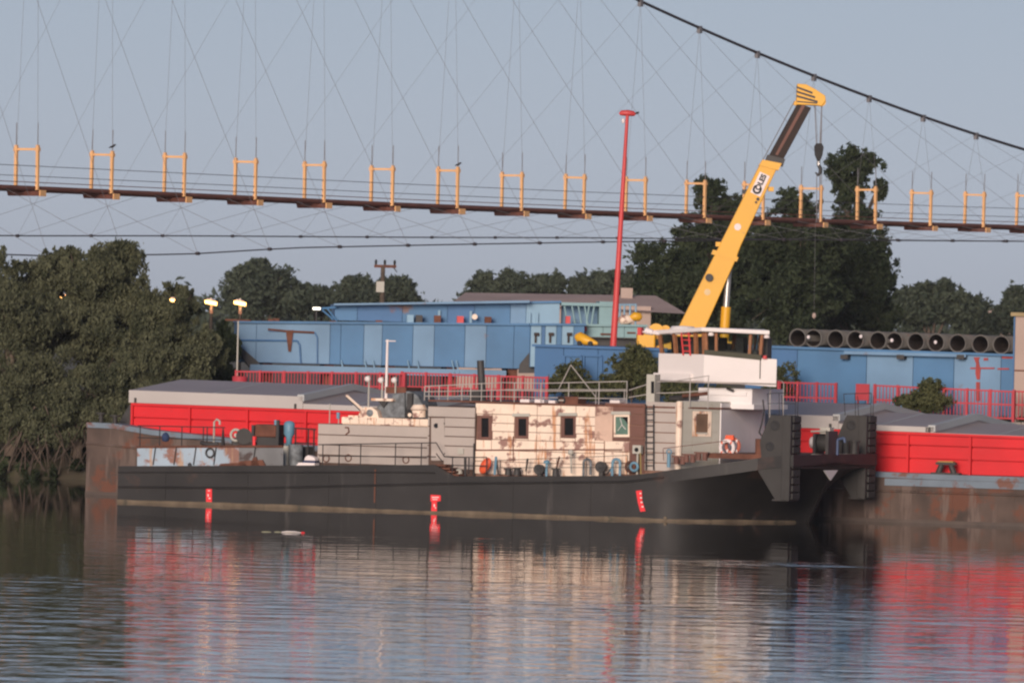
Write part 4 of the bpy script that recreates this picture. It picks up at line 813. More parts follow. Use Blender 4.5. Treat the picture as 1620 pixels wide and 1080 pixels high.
# ------------------------------------------------------------------ pipeline suspension bridge
def bridge():
    # portals stand at equal steps along a straight line that runs away to the right
    xs0 = [(24, 57), (144, 177), (260, 292), (371, 405), (481, 513), (588, 619), (691, 724), (793, 824), (892, 923), (992, 1020), (1085, 1115)]
    k = np.arange(len(xs0)); xc = np.array([(a+b)/2 for a, b in xs0])
    Am = np.stack([np.ones(len(k)), k, -k*xc], 1); c0, c1, c2 = np.linalg.lstsq(Am, xc, rcond=None)[0]
    xf = lambda kk: (c0+c1*kk)/(1+c2*kk)
    Y0 = 420.0; p0 = W(xf(0), 300, Y0); dY = c2*Y0
    p10 = W(xf(10), 340, Y0+10*dY); ax = Vector((p10.x-p0.x, 10*dY, 0)); sp = ax.length/10; ax.normalize()
    fr = Frame(p0, -math.atan2(ax.y, ax.x))
    r = thing('suspension_bridge', 'pipeline suspension bridge with yellow portal frames and steel cables across the sky', 'bridge', fr.w(0, 0, 0), -fr.a)
    def L(px, py, v=0): return fr.P(px, py, v)
    def pt(name, m, fn, par=None, **kw): b = MB(); fn(b); return b.build(name, m, par or r, **kw)
    decky = [(0, 297), (160, 304), (275, 309), (388, 314), (497, 319), (605, 324), (708, 328), (808, 332), (908, 336), (1006, 339.5), (1100, 343), (1290, 350), (1380, 353), (1470, 356), (1560, 358.5), (1640, 361)]
    dp = [L(x, y) for x, y in decky]; zf = lambda u: float(np.interp(u, [p.x for p in dp], [p.z for p in dp]))
    U0_, U1_ = dp[0].x-14*sp, dp[-1].x+10*sp
    us = list(np.arange(U0_, U1_, sp/2)); line = lambda dz, v: [(u, v, zf(u)+dz) for u in us]
    pt('gas_pipe', m_brust, lambda b: b.sweep(line(0, 0), [.16]*len(us), 10))
    pt('walkway_beam', m_brust, lambda b: b.tube(line(.05, -.55), .07, 4)); pt('walkway_beam', m_brust, lambda b: b.tube(line(.05, .55), .07, 4))
    for dz in (.32, .62, 1.12): pt('hand_cable', m_cablem if dz > .4 else m_brust, lambda b: b.tube(line(dz, -.6), .028 if dz < .4 else .022, 4))
    def cab(b, v):
        for a in us[::1]: b.box(a-.04, a+.04, -.6, .6, zf(a)-.02, zf(a)+.12)
    pt('walkway_planks', m_brust, lambda b: cab(b, 0), kind='stuff')
    HW = .62
    cabx = [(1010, 0), (1110, 46), (1200, 86), (1292, 122), (1383, 156), (1472, 188), (1560, 218), (1640, 243)]
    cp = [L(x, y) for x, y in cabx]; pc = np.polyfit([p.x for p in cp], [p.z for p in cp], 2); zc = lambda u: float(np.polyval(pc, u))
    def near(u): return Vector((u, -5.0, ZN(u)))
    def far(u): return Vector((u, 5.0, ZF(u)))
    nl = [L(x, y, -5.0) for x, y in ((83, 405), (297, 402), (462, 392), (702, 387), (933, 383), (1220, 379), (1430, 380), (1640, 382))]
    fl = [L(x, y, 5.0) for x, y in ((0, 373), (292, 373), (672, 375.5), (912, 376), (1300, 379.5), (1640, 382))]
    ZN = lambda u: float(np.interp(u, [p.x for p in nl], [p.z for p in nl])); ZF = lambda u: float(np.interp(u, [p.x for p in fl], [p.z for p in fl]))
    pt('wind_cable', m_cablem, lambda b: b.tube([near(u) for u in us], .035, 5)); pt('wind_cable', m_cablem, lambda b: b.tube([far(u) for u in us], .035, 5))
    pt('main_cable', m_cablem, lambda b: b.tube([(u, 0, zc(u)) for u in us], .085, 8))
    proto = None
    for i in range(-13, 26):
        q = L(xf(i), 330) if -1 < i < 17 else Vector((i*sp, 0, 0)); u = i*sp; z = zf(u)
        cl = zc(u); fan = Vector((u, 0, cl))
        pt('cable_clamp', m_cable, lambda b: b.box(u-.14, u+.14, -.1, .1, cl-.3, cl+.11))
        for s in (-1, 1): pt('hanger', m_cable, lambda b: b.cone((u, s*HW, z+2.15), fan, .008, .008, 5))
        un = u+sp*2.2; uf2 = u-sp*2.0
        if U0_ < un < U1_:
            pt('stay_cable', m_cable, lambda b: b.cone(fan, near(un), .0095, .0095, 5)); pt('stay_node', m_cablem, lambda b: b.cone(near(un)+Vector((-.12, 0, 0)), near(un)+Vector((.12, 0, 0)), .09, .09, 6))
            pt('wind_tie', m_cable, lambda b: b.cone(near(un), (un-sp*.6, -HW, zf(un-sp*.6)-.05), .01, .01, 5))
        if U0_ < uf2 < U1_:
            pt('stay_cable', m_cable, lambda b: b.cone(fan, far(uf2), .0065, .0065, 5)); pt('stay_node', m_cablem, lambda b: b.cone(far(uf2)+Vector((-.1, 0, 0)), far(uf2)+Vector((.1, 0, 0)), .08, .08, 6))
            pt('wind_tie', m_cable, lambda b: b.cone(far(uf2), (uf2+sp*.7, HW, zf(uf2+sp*.7)-.05), .009, .009, 5))
        if not (-12 <= i <= 24): continue
        if proto is None:
            proto = tag(bpy.data.objects.new('portal_frame', None)); link(proto); proto.parent = r
            for s in (-1, 1):
                pt('leg', m_orange, lambda b: b.box(-.072, .072, s*HW-.072, s*HW+.072, -.05, 2.12), proto)
                pt('gusset', m_orange, lambda b: b.box(-.1, .1, s*HW-.11, s*HW+.11, 1.82, 2.0), proto)
                pt('hanger_socket', m_cable, lambda b: b.cone((0, s*HW, 2.1), (0, s*HW, 3.2), .025, .022, 6), proto)
            pt('cross_bar', m_orange, lambda b: b.box(-.055, .055, -HW, HW, 1.86, 1.97), proto)
            pt('floor_bracket', m_brust, lambda b: b.prism([(-.25, -.12), (.25, -.12), (.15, -.34), (-.15, -.34)], -HW-.3, HW+.35), proto)
            pt('bracket_lit_end', m_orange, lambda b: b.box(-.27, .27, -HW-.36, -HW-.3, -.36, -.06), proto)  # yellow near end puts the sunlit end of the bracket into colour
            c = proto
        else: c = copy_tree(proto, r)
        c.location = (u, 0, z)
        c.rotation_euler = (random.uniform(-.012, .012), 0, random.uniform(-.07, .07)); c.scale = (1, random.uniform(.96, 1.04), random.uniform(.965, 1.02))
    return fr, sp, zf
random.seed(8)
BR, BSP, BZ = bridge()
def bird(label, i, s):
    u = i*BSP; t = thing('perched_bird', label, 'bird', BR.w(u, s*.62, BZ(u)+2.12+.10), R(20)); t.scale = (.55,)*3; b = MB()
    b.sweep([(-.34, 0, -.02), (-.2, 0, .04), (0, 0, .1), (.14, 0, .2), (.22, 0, .27), (.3, 0, .26), (.36, 0, .25)], [.03, .07, .12, .1, .075, .05, .012], 8)
    b.build('body', m_rubber, t); MB().tube([(.02, 0, 0), (.02, 0, -.12)], .012).build('leg', m_black, t)
bird('dark bird perched on the second yellow portal from the left', 1, -1)
bird('dark bird perched on the seventh yellow portal from the left', 6, -1)
# ------------------------------------------------------------------ telescopic crane
def crane():
    Y = 346.0; c0 = W(1150, 560, Y)
    t = thing('telescopic_crane', 'yellow telescopic mobile crane with raised boom behind the white wheelhouse', 'crane', (c0.x, Y, QZ))
    off = Vector((c0.x, Y, QZ)); Q = lambda x, y, dy=0: W(x, y, Y+dy)
    def pt(name, m, fn, par=None, **kw): b = MB(off); fn(b); return b.build(name, m, par or t, **kw)
    def quad_prism(b, pts, d0, d1):
        q = [Q(x, y) for x, y in pts]; n = len(q); b.add([p+Vector((0, d0, 0)) for p in q]+[p+Vector((0, d1, 0)) for p in q], [list(range(n)), list(range(2*n-1, n-1, -1))]+[(i, n+i, n+(i+1) % n, (i+1) % n) for i in range(n)])
    base = [(1040, 584), (1082, 592), (1165, 408), (1167, 401), (1172, 388), (1231, 262), (1205, 254)]
    bo = pt('base_section', m_yellow, lambda b: quad_prism(b, base, -.42, .42), bevel=.03)
    pt('wear_pad', m_yellow, lambda b: quad_prism(b, [(1128, 395), (1168, 407), (1165, 414), (1125, 402)], -.46, .46), bo)
    pt('collar', m_yellow, lambda b: quad_prism(b, [(1200, 262), (1231, 270), (1236, 259), (1206, 253)], -.48, .48), bo)
    pt('bolt', m_black, lambda b: [b.cone(Q(1199, 315, -.47), Q(1199, 315, -.4), .07, .07, 8)], bo); pt('bolt', m_black, lambda b: [b.cone(Q(1196, 320, -.47), Q(1196, 320, -.4), .05, .05, 8)], bo)
    pt('pivot_boss', m_black, lambda b: b.cone(Q(1122, 439, -.55), Q(1122, 439, -.4), .16, .16, 14), bo)
    pt('round_decal', m_white_mark, lambda b: b.cone(Q(1167, 359, -.43), Q(1167, 359, -.415), .14, .14, 16), bo); pt('decal', mat('pale_decal', (.7, .5, .25), .5), lambda b: b.cone(Q(1119, 462, -.43), Q(1119, 462, -.415), .13, .13, 14), bo)
    inner = [(1211, 256), (1234, 262), (1283, 171), (1262, 163)]
    pt('inner_section', m_boomd, lambda b: quad_prism(b, inner, -.32, .32), bevel=.02)
    pt('inner_collar', m_black, lambda b: quad_prism(b, [(1210, 255), (1238, 264), (1242, 252), (1214, 245)], -.4, .4))
    pt('inner_rib', m_brown, lambda b: quad_prism(b, [(1226, 245), (1230, 246), (1275, 165), (1270, 163)], -.335, -.318))
    hd = [(1259, 166), (1287, 167), (1300, 168), (1306, 160), (1305, 152), (1290, 142), (1275, 134), (1261, 133)]
    h = pt('boom_head', m_yellow, lambda b: quad_prism(b, hd, -.38, .38), bevel=.02)
    for i in range(4):
        y = 140+i*7; sk = [(1259.5, y), (1259.5, y-3.2), (1285+i*4, y+6), (1285+i*4, y+9.5)] if i < 3 else [(1260, 162), (1260, 160), (1292, 163), (1292, 165)]
        pt('stripe', m_black, lambda b: quad_prism(b, sk, -.392, -.375), h)
    pt('sheave', m_yellow, lambda b: b.cone(Q(1299, 161, -.3), Q(1299, 161, .3), .2, .2, 16), h)
    pt('rope_guide', m_yellow, lambda b: quad_prism(b, [(1255, 166), (1261, 168), (1260, 160), (1257, 160)], -.2, .2), h)
    for x0, x1 in ((1289, 1293), (1300, 1300)): pt('hoist_rope', m_cable, lambda b: b.tube([Q(x0, 165, -.1), Q(x1-1, 230, -.1)], .022, 5))
    pt('hoist_rope', m_cable, lambda b: b.tube([Q(1300, 165, .1), Q(1297, 232, .1)], .022, 5))
    pt('boom_rope', m_cable, lambda b: b.tube([Q(1257, 160, -.2), Q(1207, 253, -.2)], .02, 5))
    hb = pt('hook_block', m_rubber, lambda b: quad_prism(b, [(1288, 232), (1291, 227), (1300, 227), (1303, 233), (1301, 246), (1297, 255), (1293, 255), (1289, 245)], -.16, .16))
    pt('swivel', m_steel, lambda b: b.cone(Q(1295, 255), Q(1295, 262), .07, .07, 8), hb)
    pt('hook', m_black, lambda b: b.sweep([Q(1295, 261), Q(1298, 267), Q(1298, 273), Q(1294, 277), Q(1290, 273)], [.07, .08, .08, .07, .03], 8), hb)
    for x in (1292, 1297): pt('sling', m_cable, lambda b: b.tube([Q(x, 275), Q(1292 if x < 1295 else 1296, 352)], .018, 5))
    pt('lamp_line', m_cable, lambda b: b.tube([Q(1290, 350), Q(1288, 490)], .005, 5)); pt('line_lamp', m_wallp, lambda b: b.lathe([(0, .12), (.07, .08), (.09, -.05), (0, -.14)], Q(1288, 499), 'z', 10))  # matte pinkish-brown bulb added in place of a faint lamp
    # lifting ram
    a, bq = Q(1143, 570), Q(1153, 424); m1 = a.lerp(bq, .62); m2 = a.lerp(bq, .4)
    pt('ram_cylinder', m_yellow, lambda b: b.cone(a, a.lerp(bq, .58), .2, .2, 14)); pt('ram_rod', m_steel, lambda b: b.cone(a.lerp(bq, .58), bq, .13, .13, 12))
    # boom fittings
    for x, y in ((1136, 386), (1205, 280), (1219, 299), (1178, 303)): pt('boom_lug', m_yellow if x != 1178 else m_black, lambda b: b.box(*(Q(x, y).x-.1, Q(x, y).x+.12), Y-.3, Y+.3, Q(x, y).z-.1, Q(x, y).z+.08))
    # name plate with lettering along the boom
    d = (Q(1231, 262)-Q(1172, 388)).normalized(); ctr = Q(1202.5, 291.5, -.44); n = Vector((0, -1, 0)); up = n.cross(d)
    M4 = Matrix((d, up, n)).transposed().to_4x4(); M4.translation = ctr-off
    e1, e2 = d*.46, up*.22
    pt('name_plate', m_white_mark, lambda b: b.add([ctr-e1-e2, ctr+e1-e2, ctr+e1+e2, ctr-e1+e2]+[p+Vector((0, .03, 0)) for p in (ctr-e1-e2, ctr+e1-e2, ctr+e1+e2, ctr-e1+e2)], [(0, 1, 2, 3), (7, 6, 5, 4), (0, 4, 5, 1), (1, 5, 6, 2), (2, 6, 7, 3), (3, 7, 4, 0)]))
    M5 = M4.copy(); M5.translation = ctr-off+d*.08+n*.012; text_mesh('OLES', .30, 'lettering', m_rubber, t, M5, .004, .012)
    M6 = M4.copy(); M6.translation = ctr-off-d*.27+n*.012; text_mesh('C', .46, 'lettering', m_rubber, t, M6, .004, .02)
    # upper works and carrier, mostly hidden behind the girders and the wheelhouse
    pt('turntable', m_black, lambda b: b.cone((c0.x-1.2, Y, QZ+1.25), (c0.x-1.2, Y, QZ+1.6), .95, .95, 20))
    pt('upper_frame', m_yellow, lambda b: b.prism([(Q(1010, 545).x, QZ+1.6), (c0.x+.6, QZ+1.6), (c0.x+.6, QZ+2.2), (Q(1060, 545).x, QZ+2.6), (Q(1010, 545).x, QZ+2.3)], Y-.7, Y+.7), bevel=.04)
    pt('counterweight', m_yellow, lambda b: b.box(Q(1007, 540).x, Q(1036, 540).x, Y-1.1, Y+1.1, Q(1020, 545).z-.6, Q(1020, 527).z), bevel=.06)
    pt('winch_drum', m_yellow, lambda b: b.cone(Q(1038, 524, -.5), Q(1038, 524, .5), .32, .32, 16))
    pt('winch_flange', m_yellow, lambda b: b.cone(Q(1053, 522, -.4), Q(1053, 522, .4), .2, .2, 14))
    cb = pt('cab', m_yellow, lambda b: b.prism([(c0.x-.3, QZ+1.6), (c0.x+1.1, QZ+1.6), (c0.x+1.1, QZ+2.2), (c0.x+.75, QZ+2.75), (c0.x-.3, QZ+2.75)], Y-1.3, Y-.72), bevel=.04)
    pt('cab_window', m_glass_d, lambda b: b.prism([(c0.x-.15, QZ+2.1), (c0.x+.95, QZ+2.15), (c0.x+.65, QZ+2.65), (c0.x-.15, QZ+2.65)], Y-1.315, Y-1.29), cb)
    pt('carrier_frame', m_black, lambda b: b.box(c0.x-5, c0.x+4, Y-1.2, Y+1.2, QZ+.75, QZ+1.25), bevel=.04)
    for x in (-4, -2.7, 1.2, 2.6):
        for s in (-1, 1): w_ = pt('wheel', m_rubber, lambda b: b.cone((c0.x+x, Y+s*1.0, QZ+.52), (c0.x+x, Y+s*1.32, QZ+.52), .52, .52, 18)); pt('rim', m_greyp, lambda b: b.cone((c0.x+x, Y+s*1.3, QZ+.52), (c0.x+x, Y+s*1.34, QZ+.52), .26, .26, 14), w_)
crane()
# ------------------------------------------------------------------ blue girder sections and other things on the quay
def block(name, label, cat, corners, v, depth, m, fr=SH, zb=None, panels=None, pm=None, group=None, flange=True):
    """steel box section seen broadside; corners = photo (x0,y0top)-(x1,y1top) and bottom z"""
    (x0, y0), (x1, y1) = corners; u0, z0 = fr.at(x0, y0, v); u1, z1 = fr.at(x1, y1, v); zb = QZ+.25 if zb is None else zb
    t = sthing(name, label, cat, u0, v, 0, group, fr); L_ = u1-u0; zt = (z0+z1)/2
    zt0, zt1 = z0, z1
    MB().hexa([(0, .08, zb), (L_, .08, zb), (L_, depth, zb), (0, depth, zb), (0, .08, zt0), (L_, .08, zt1), (L_, depth, zt1), (0, depth, zt0)]).build('core', m, t)
    ps = panels or [(i/6, (i+1)/6, m) for i in range(6)]
    for f0, f1, pmm in ps:
        a, c = L_*f0, L_*f1; za, zc_ = zt0+(zt1-zt0)*f0, zt0+(zt1-zt0)*f1
        q = [(a+.012, 0, zb+.02), (c-.012, 0, zb+.02), (c-.012, .09, zb+.02), (a+.012, .09, zb+.02), (a+.012, 0, za-.05), (c-.012, 0, zc_-.05), (c-.012, .09, zc_-.05), (a+.012, .09, za-.05)]
        MB().hexa(q).build('side_panel', pmm, t)
    if flange:
        MB().hexa([(-.05, -.16, zt0-.05), (L_+.05, -.16, zt1-.05), (L_+.05, depth+.1, zt1-.05), (-.05, depth+.1, zt0-.05), (-.05, -.16, zt0+.04), (L_+.05, -.16, zt1+.04), (L_+.05, depth+.1, zt1+.04), (-.05, depth+.1, zt0+.04)]).build('top_flange', m, t)
    return t, u0, u1, zt, zb
GF = Frame(W(600, 560, 362), R(-4))
random.seed(11)
def sup(t, L_, zb, d, n=3):                       # trestles under a girder
    for i in range(n):
        x = L_*(i+.5)/n; MB().box(x-.2, x+.2, .3, d-.3, QZ-.05, zb-.005).build('trestle', m_rust, t)
stripes = [(0, .06, m_blue2), (.06, .30, m_blue2), (.30, .335, m_blue), (.335, .41, m_blue), (.41, .47, m_blue2), (.47, .57, m_blue), (.57, .64, m_blue2), (.64, .74, m_blue), (.74, .81, m_blue2), (.81, .9, m_blue), (.9, 1, m_blue)]  # alternating blues put the light and shade of ribs into panel colours
zbl = GF.at(600, 578, 0)[1]
t, a, c, zt, zb = block('bridge_girder', 'long lower blue girder with vertical stripes of painted rib shading on the quay, left of the red pole', 'girder', ((377, 509), (862, 513)), 0, 4.5, m_blue, GF, zbl, stripes)
sup(t, c-a, zb, 4.5, 5)
def gp(t, u0, name, m, fn): b = MB((u0, 0, 0)); fn(b); b.build(name, m, t)
GP = lambda x, y, v=-.05: GF.P(x, y, v)
gp(t, a, 'rust_bracket', m_rust, lambda b: b.tube([GP(424, 521), GP(455, 524), GP(497, 526)], .05)); gp(t, a, 'rust_bracket', m_rust, lambda b: [b.prism([GF.at(452, 522, 0), GF.at(464, 522, 0), GF.at(460, 556, 0), GF.at(456, 556, 0)], -.09, -.02)])
gp(t, a, 'pipe_run', m_blued, lambda b: b.tube([GP(378, 538), GP(470, 539), GP(474, 545), GP(476, 575)], .04)); gp(t, a, 'pipe_run', m_blued, lambda b: b.tube([GP(425, 523), GP(498, 526), GP(502, 534), GP(502, 575)], .03))
for x, y in ((437, 508), (430, 509), (600, 511), (527, 512)): gp(t, a, 'lifting_lug', m_rust, lambda b: b.box(GP(x, y).x-.14, GP(x, y).x+.14, .1, .3, GP(x, y).z-.05, GP(x, y).z+.12))
gp(t, a, 'end_chute', m_black, lambda b: b.prism([GF.at(374, 540, 0), GF.at(380, 548, 0), GF.at(408, 572, 0), GF.at(408, 584, 0), GF.at(398, 584, 0), GF.at(374, 556, 0)], -.3, 1.5))
gp(t, a, 'lower_shelf', m_blue2, lambda b: b.box(GP(395, 590).x, GP(800, 590).x, -.35, .2, GP(600, 592).z, GP(600, 581).z))
for x in (540, 577, 590, 645, 660, 715, 722): gp(t, a, 'shelf_strut', m_bluel, lambda b: b.tube([GP(x, 570, -.1), GP(x+4, 590, -.4)], .03))
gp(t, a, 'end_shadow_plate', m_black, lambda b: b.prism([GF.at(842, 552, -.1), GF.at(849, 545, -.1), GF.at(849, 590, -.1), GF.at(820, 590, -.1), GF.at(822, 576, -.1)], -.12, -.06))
# upper girder lying on it
t, a, c, zt2, zb2 = block('bridge_girder', 'upper blue girder with overhanging roof plate stacked on the striped girder', 'girder', ((530, 483), (886, 477)), 1.0, 3.0, m_blue, GF, zt+.05, [(0, .1, m_blue), (.1, .3, m_blued), (.3, .5, m_blue), (.5, .62, m_blued), (.62, .78, m_blue), (.78, .85, m_blue2), (.85, 1, m_bluel)])
gp2 = lambda name, m, fn: (lambda b: (fn(b), b.build(name, m, t)))(MB((a, 1.0, 0)))
gp2('roof_plate', m_blue2, lambda b: b.hexa([GP(528, 483, .3), GP(838, 479, .3), GP(838, 479, 1.2), GP(528, 483, 1.2), GP(528, 480, .3), GP(838, 475, .3), GP(838, 475, 1.2), GP(528, 480, 1.2)]))
for x in (695, 745, 838, 850): gp2('stiffener', m_bluel, lambda b: b.box(GP(x, 490, .9).x-.05, GP(x, 490, .9).x+.05, .85, .99, zb2, zt2-.3))
for x, y, m in ((649, 502, m_bluel), (663, 502, m_black), (692, 506, m_rust), (728, 508, m_redp), (772, 505, m_rust)): gp2('loose_fitting', m, lambda b: b.box(GP(x, y, .4).x-.14, GP(x, y, .4).x+.14, .3, .6, zb2, zb2+.32))
gp2('round_lamp', m_cream, lambda b: b.cone(GP(751, 501, .35), GP(751, 501, .5), .12, .12, 12))
gp2('end_frame', m_blue, lambda b: [b.tube([GP(507, 488, .8), GP(533, 486, .8)], .05), b.tube([GP(507, 488, .8), GP(527, 505, .8)], .04), b.tube([GP(518, 488, .8), GP(533, 508, .8)], .04)])
t_ = GF.at(501, 488, .6); lb = sthing('work_light', 'small lit white work light at the left end of the upper girder', 'lamp', t_[0], .6, t_[1], None, GF)
m_lit = bpy.data.materials.new('lit_white'); m_lit.use_nodes = True; m_lit.node_tree.nodes['Principled BSDF'].inputs['Emission Color'].default_value = (1, .93, .75, 1); m_lit.node_tree.nodes['Principled BSDF'].inputs['Emission Strength'].default_value = 2.5
MB().box(-.16, .16, -.05, .05, -.05, .05).build('lens', m_lit, lb); MB().box(-.19, .19, .05, .15, -.08, .08).build('housing', m_black, lb); MB().tube([(0, .1, -.05), (0, .1, zt-t_[1])], .03).build('stem', m_black, lb)
# light blue pier block, teal machine housing
t, a, c, zt3, zb3 = block('light_blue_frame', 'light blue steel end frame with three pale doors beside the teal housing', 'steel frame', ((840, 513), (925, 513)), -.6, 3.0, m_blue, GF, QZ+1.4, [(0, .20, m_bluel), (.2, .27, m_blued), (.27, .48, m_bluel), (.48, .58, m_blue), (.58, .8, m_bluel), (.8, 1, m_blue)])
gp3 = lambda name, m, fn, tt=t, aa=a, vv=-.6: (lambda b: (fn(b), b.build(name, m, tt)))(MB((aa, vv, 0)))
for x in (849, 872, 901): gp3('door_handle', m_pipein, lambda b: [b.box(GP(x-4, 530, -.7).x, GP(x+4, 530, -.7).x, -.72, -.6, GP(x, 531, -.7).z, GP(x, 526, -.7).z), b.box(GP(x-3, 530, -.7).x, GP(x, 530, -.7).x, -.7, -.62, GP(x, 542, -.7).z, GP(x, 530.5, -.7).z)])
t, a, c, zt4, zb4 = block('machine_housing', 'pale teal machine housing with open railings behind the tall red pole', 'machine', ((925, 514), (1022, 515)), .4, 2.6, m_teal, GF, GF.at(970, 534, .4)[1], [(0, .3, m_teal), (.3, .65, m_teal), (.65, 1, m_teal)])
gp4 = lambda name, m, fn, tt=t, aa=a, vv=.4: (lambda b: (fn(b), b.build(name, m, tt)))(MB((aa, vv, 0)))
gp4('upper_cabin', m_teal, lambda b: b.box(GP(948, 490, .8).x, GP(972, 490, .8).x, .8, 2.6, zt4, GP(960, 477, .8).z))
gp4('upper_roof', m_teal, lambda b: b.box(GP(888, 480, .8).x, GP(972, 480, .8).x, .7, 2.6, GP(930, 484, .8).z, GP(930, 479, .8).z))
for x in (893, 905, 915, 925, 932, 940): gp4('cabin_post', m_teal, lambda b: b.tube([GP(x, 484, .8), (GP(x, 484, .8).x+(.15 if x % 2 else -.1), .8, zt4)], .04))
gp4('back_wall', m_blue2, lambda b: b.box(GP(888, 490, 1.8).x, GP(950, 490, 1.8).x, 1.8, 1.9, zt4-.4, GP(930, 484, .8).z))
for x in (981, 988, 997, 1006): gp4('rail_post', m_bluel, lambda b: b.tube([GP(x, 481, .6), (GP(x, 481, .6).x, .6, zt4)], .045))
gp4('rail_top', m_bluel, lambda b: b.tube([GP(975, 482, .6), GP(1007, 482, .6)], .045)); gp4('rail_mid', m_bluel, lambda b: b.tube([GP(975, 500, .6), GP(1007, 500, .6)], .035))
gp4('support_leg', m_black, lambda b: b.box(GP(932, 540, 1).x, GP(1018, 540, 1).x, 1.0, 2.0, QZ+1.3, zb4-.01))
gp4('slot', m_rust, lambda b: [b.box(GP(950, 530, .35).x, GP(966, 530, .35).x, .33, .39, GP(958, 530, .35).z, GP(958, 527, .35).z), b.box(GP(992, 530, .35).x, GP(1005, 530, .35).x, .33, .39, GP(998, 527.5, .35).z, GP(998, 525, .35).z)])
gp4('red_motor', m_redp, lambda b: b.box(GP(895, 504, .5).x, GP(902, 504, .5).x, .4, .8, zt4-.1, GP(898, 500, .5).z))
gp4('red_motor', m_redp, lambda b: b.cone(GP(924, 520, .2), GP(924, 520, .5), .13, .13, 10))
u_, z_ = GF.at(994, 508, .5); k = sthing('cement_sacks', 'pale sacks with an orange cover lying on the teal housing', 'sacks', u_, .5, zt4+.04, None, GF)
MB().sweep([(-.42, 0, .16), (-.3, 0, .2), (0, 0, .22), (.2, 0, .18)], [.1, .2, .22, .1], 10).build('sack', m_cream, k); MB().sweep([(.05, -.05, .3), (.25, -.05, .36), (.5, -.05, .34), (.58, -.05, .32)], [.08, .2, .18, .06], 10).build('cover', m_yellow, k)
u_, z_ = SH.at(927, 546, 26); k = sthing('yellow_dumper', 'small yellow dumper skip on the blue girder left of the tall red pole', 'dumper', u_, 27.2, z_, None, SH)
YD = k
# right lower girder sections, along the quay
V2 = 26.0
t, a, c, zt5, zb5 = block('bridge_girder', 'dark blue girder section with recessed panels beside the bushes, under the teal housing', 'girder', ((846, 546), (1056, 553)), V2, 5.0, m_blued, SH, QZ+.1, [(0, .22, m_blued), (.22, .48, m_blued), (.48, .74, m_blued), (.74, 1, m_blued)])
for x0, x1 in ((893, 920), (924, 952)):
    b = MB((a, V2, 0)); q = lambda x, y: SH.P(x, y, V2-.06)
    b.tube([q(x0, 590), q(x0, 562), q(x1, 563), q(x1, 592)], .05, 4); b.build('panel_frame', m_blued, t)
YD.location = SH.w(SH.at(927, 546, 27)[0], 27, zt5+.04)
MB().sweep([(-.45, 0, .36), (-.3, 0, .34), (0, 0, .22), (.3, 0, .14), (.5, 0, .1)], [.1, .22, .2, .13, .05], 10).build('skip', m_yellow, YD)
for x in (-.2, .25): MB().cone((x, -.2, .1), (x, -.1, .1), .1, .1, 10).build('wheel', m_rubber, YD)
t, a, c, zt6, zb6 = block('bridge_girder', 'long blue girder carrying the row of large pipes, right of the wheelhouse', 'girder', ((1180, 547), (1640, 563)), V2-1, 6.0, m_blue, SH, QZ+.05, [(0, .18, m_blued), (.18, .42, m_blue), (.42, .58, m_blue2), (.58, .72, m_blue), (.72, .88, m_blue2), (.88, 1, m_blue)])
ztf = lambda u: zt6+(SH.at(1640, 563, V2-1)[1]-SH.at(1180, 547, V2-1)[1])*((u-a)/(c-a)-.5)
PV = V2-1-.03
def g6(name, m, fn): b = MB((a, V2-1, 0)); fn(b); b.build(name, m, t)
g6('roof_lip', m_blue2, lambda b: b.hexa([SH.P(1335, 560, PV-.3), SH.P(1528, 565, PV-.3), SH.P(1528, 565, PV), SH.P(1335, 560, PV), SH.P(1335, 555, PV-.3), SH.P(1528, 560, PV-.3), SH.P(1528, 560, PV), SH.P(1335, 555, PV)]))
for x in (1340, 1429, 1524): g6('lip_bracket', m_black, lambda b: b.box(SH.P(x, 562, PV).x-.15, SH.P(x, 562, PV).x+.15, PV-.32, PV-.02, SH.P(x, 568, PV).z, SH.P(x, 561, PV).z))
m_rp = mat('red_primer_patch', (.35, .05, .045), .7, .2, 2)
g6('primer_mark', m_rp, lambda b: quad_plate(b, [(1545, 600), (1550, 600), (1551, 585), (1548, 570), (1550, 565), (1540, 565), (1544, 575), (1543, 590)], PV-.012)); g6('primer_mark', m_rp, lambda b: quad_plate(b, rect(1535, 581, 1573, 583.5), PV-.010)); g6('primer_mark', m_rp, lambda b: quad_plate(b, rect(1578, 582, 1596, 584.5), PV-.010)); g6('primer_mark', m_rp, lambda b: quad_plate(b, rect(1556, 566, 1563, 570), PV-.010)); g6('primer_mark', m_rp, lambda b: quad_plate(b, rect(1585, 563, 1604, 567), PV-.010))
g6('primer_mark', m_rp, lambda b: quad_plate(b, rect(1544, 604, 1550, 634), PV-.012))
sup(t, c-a, QZ+.05, 5, 4)
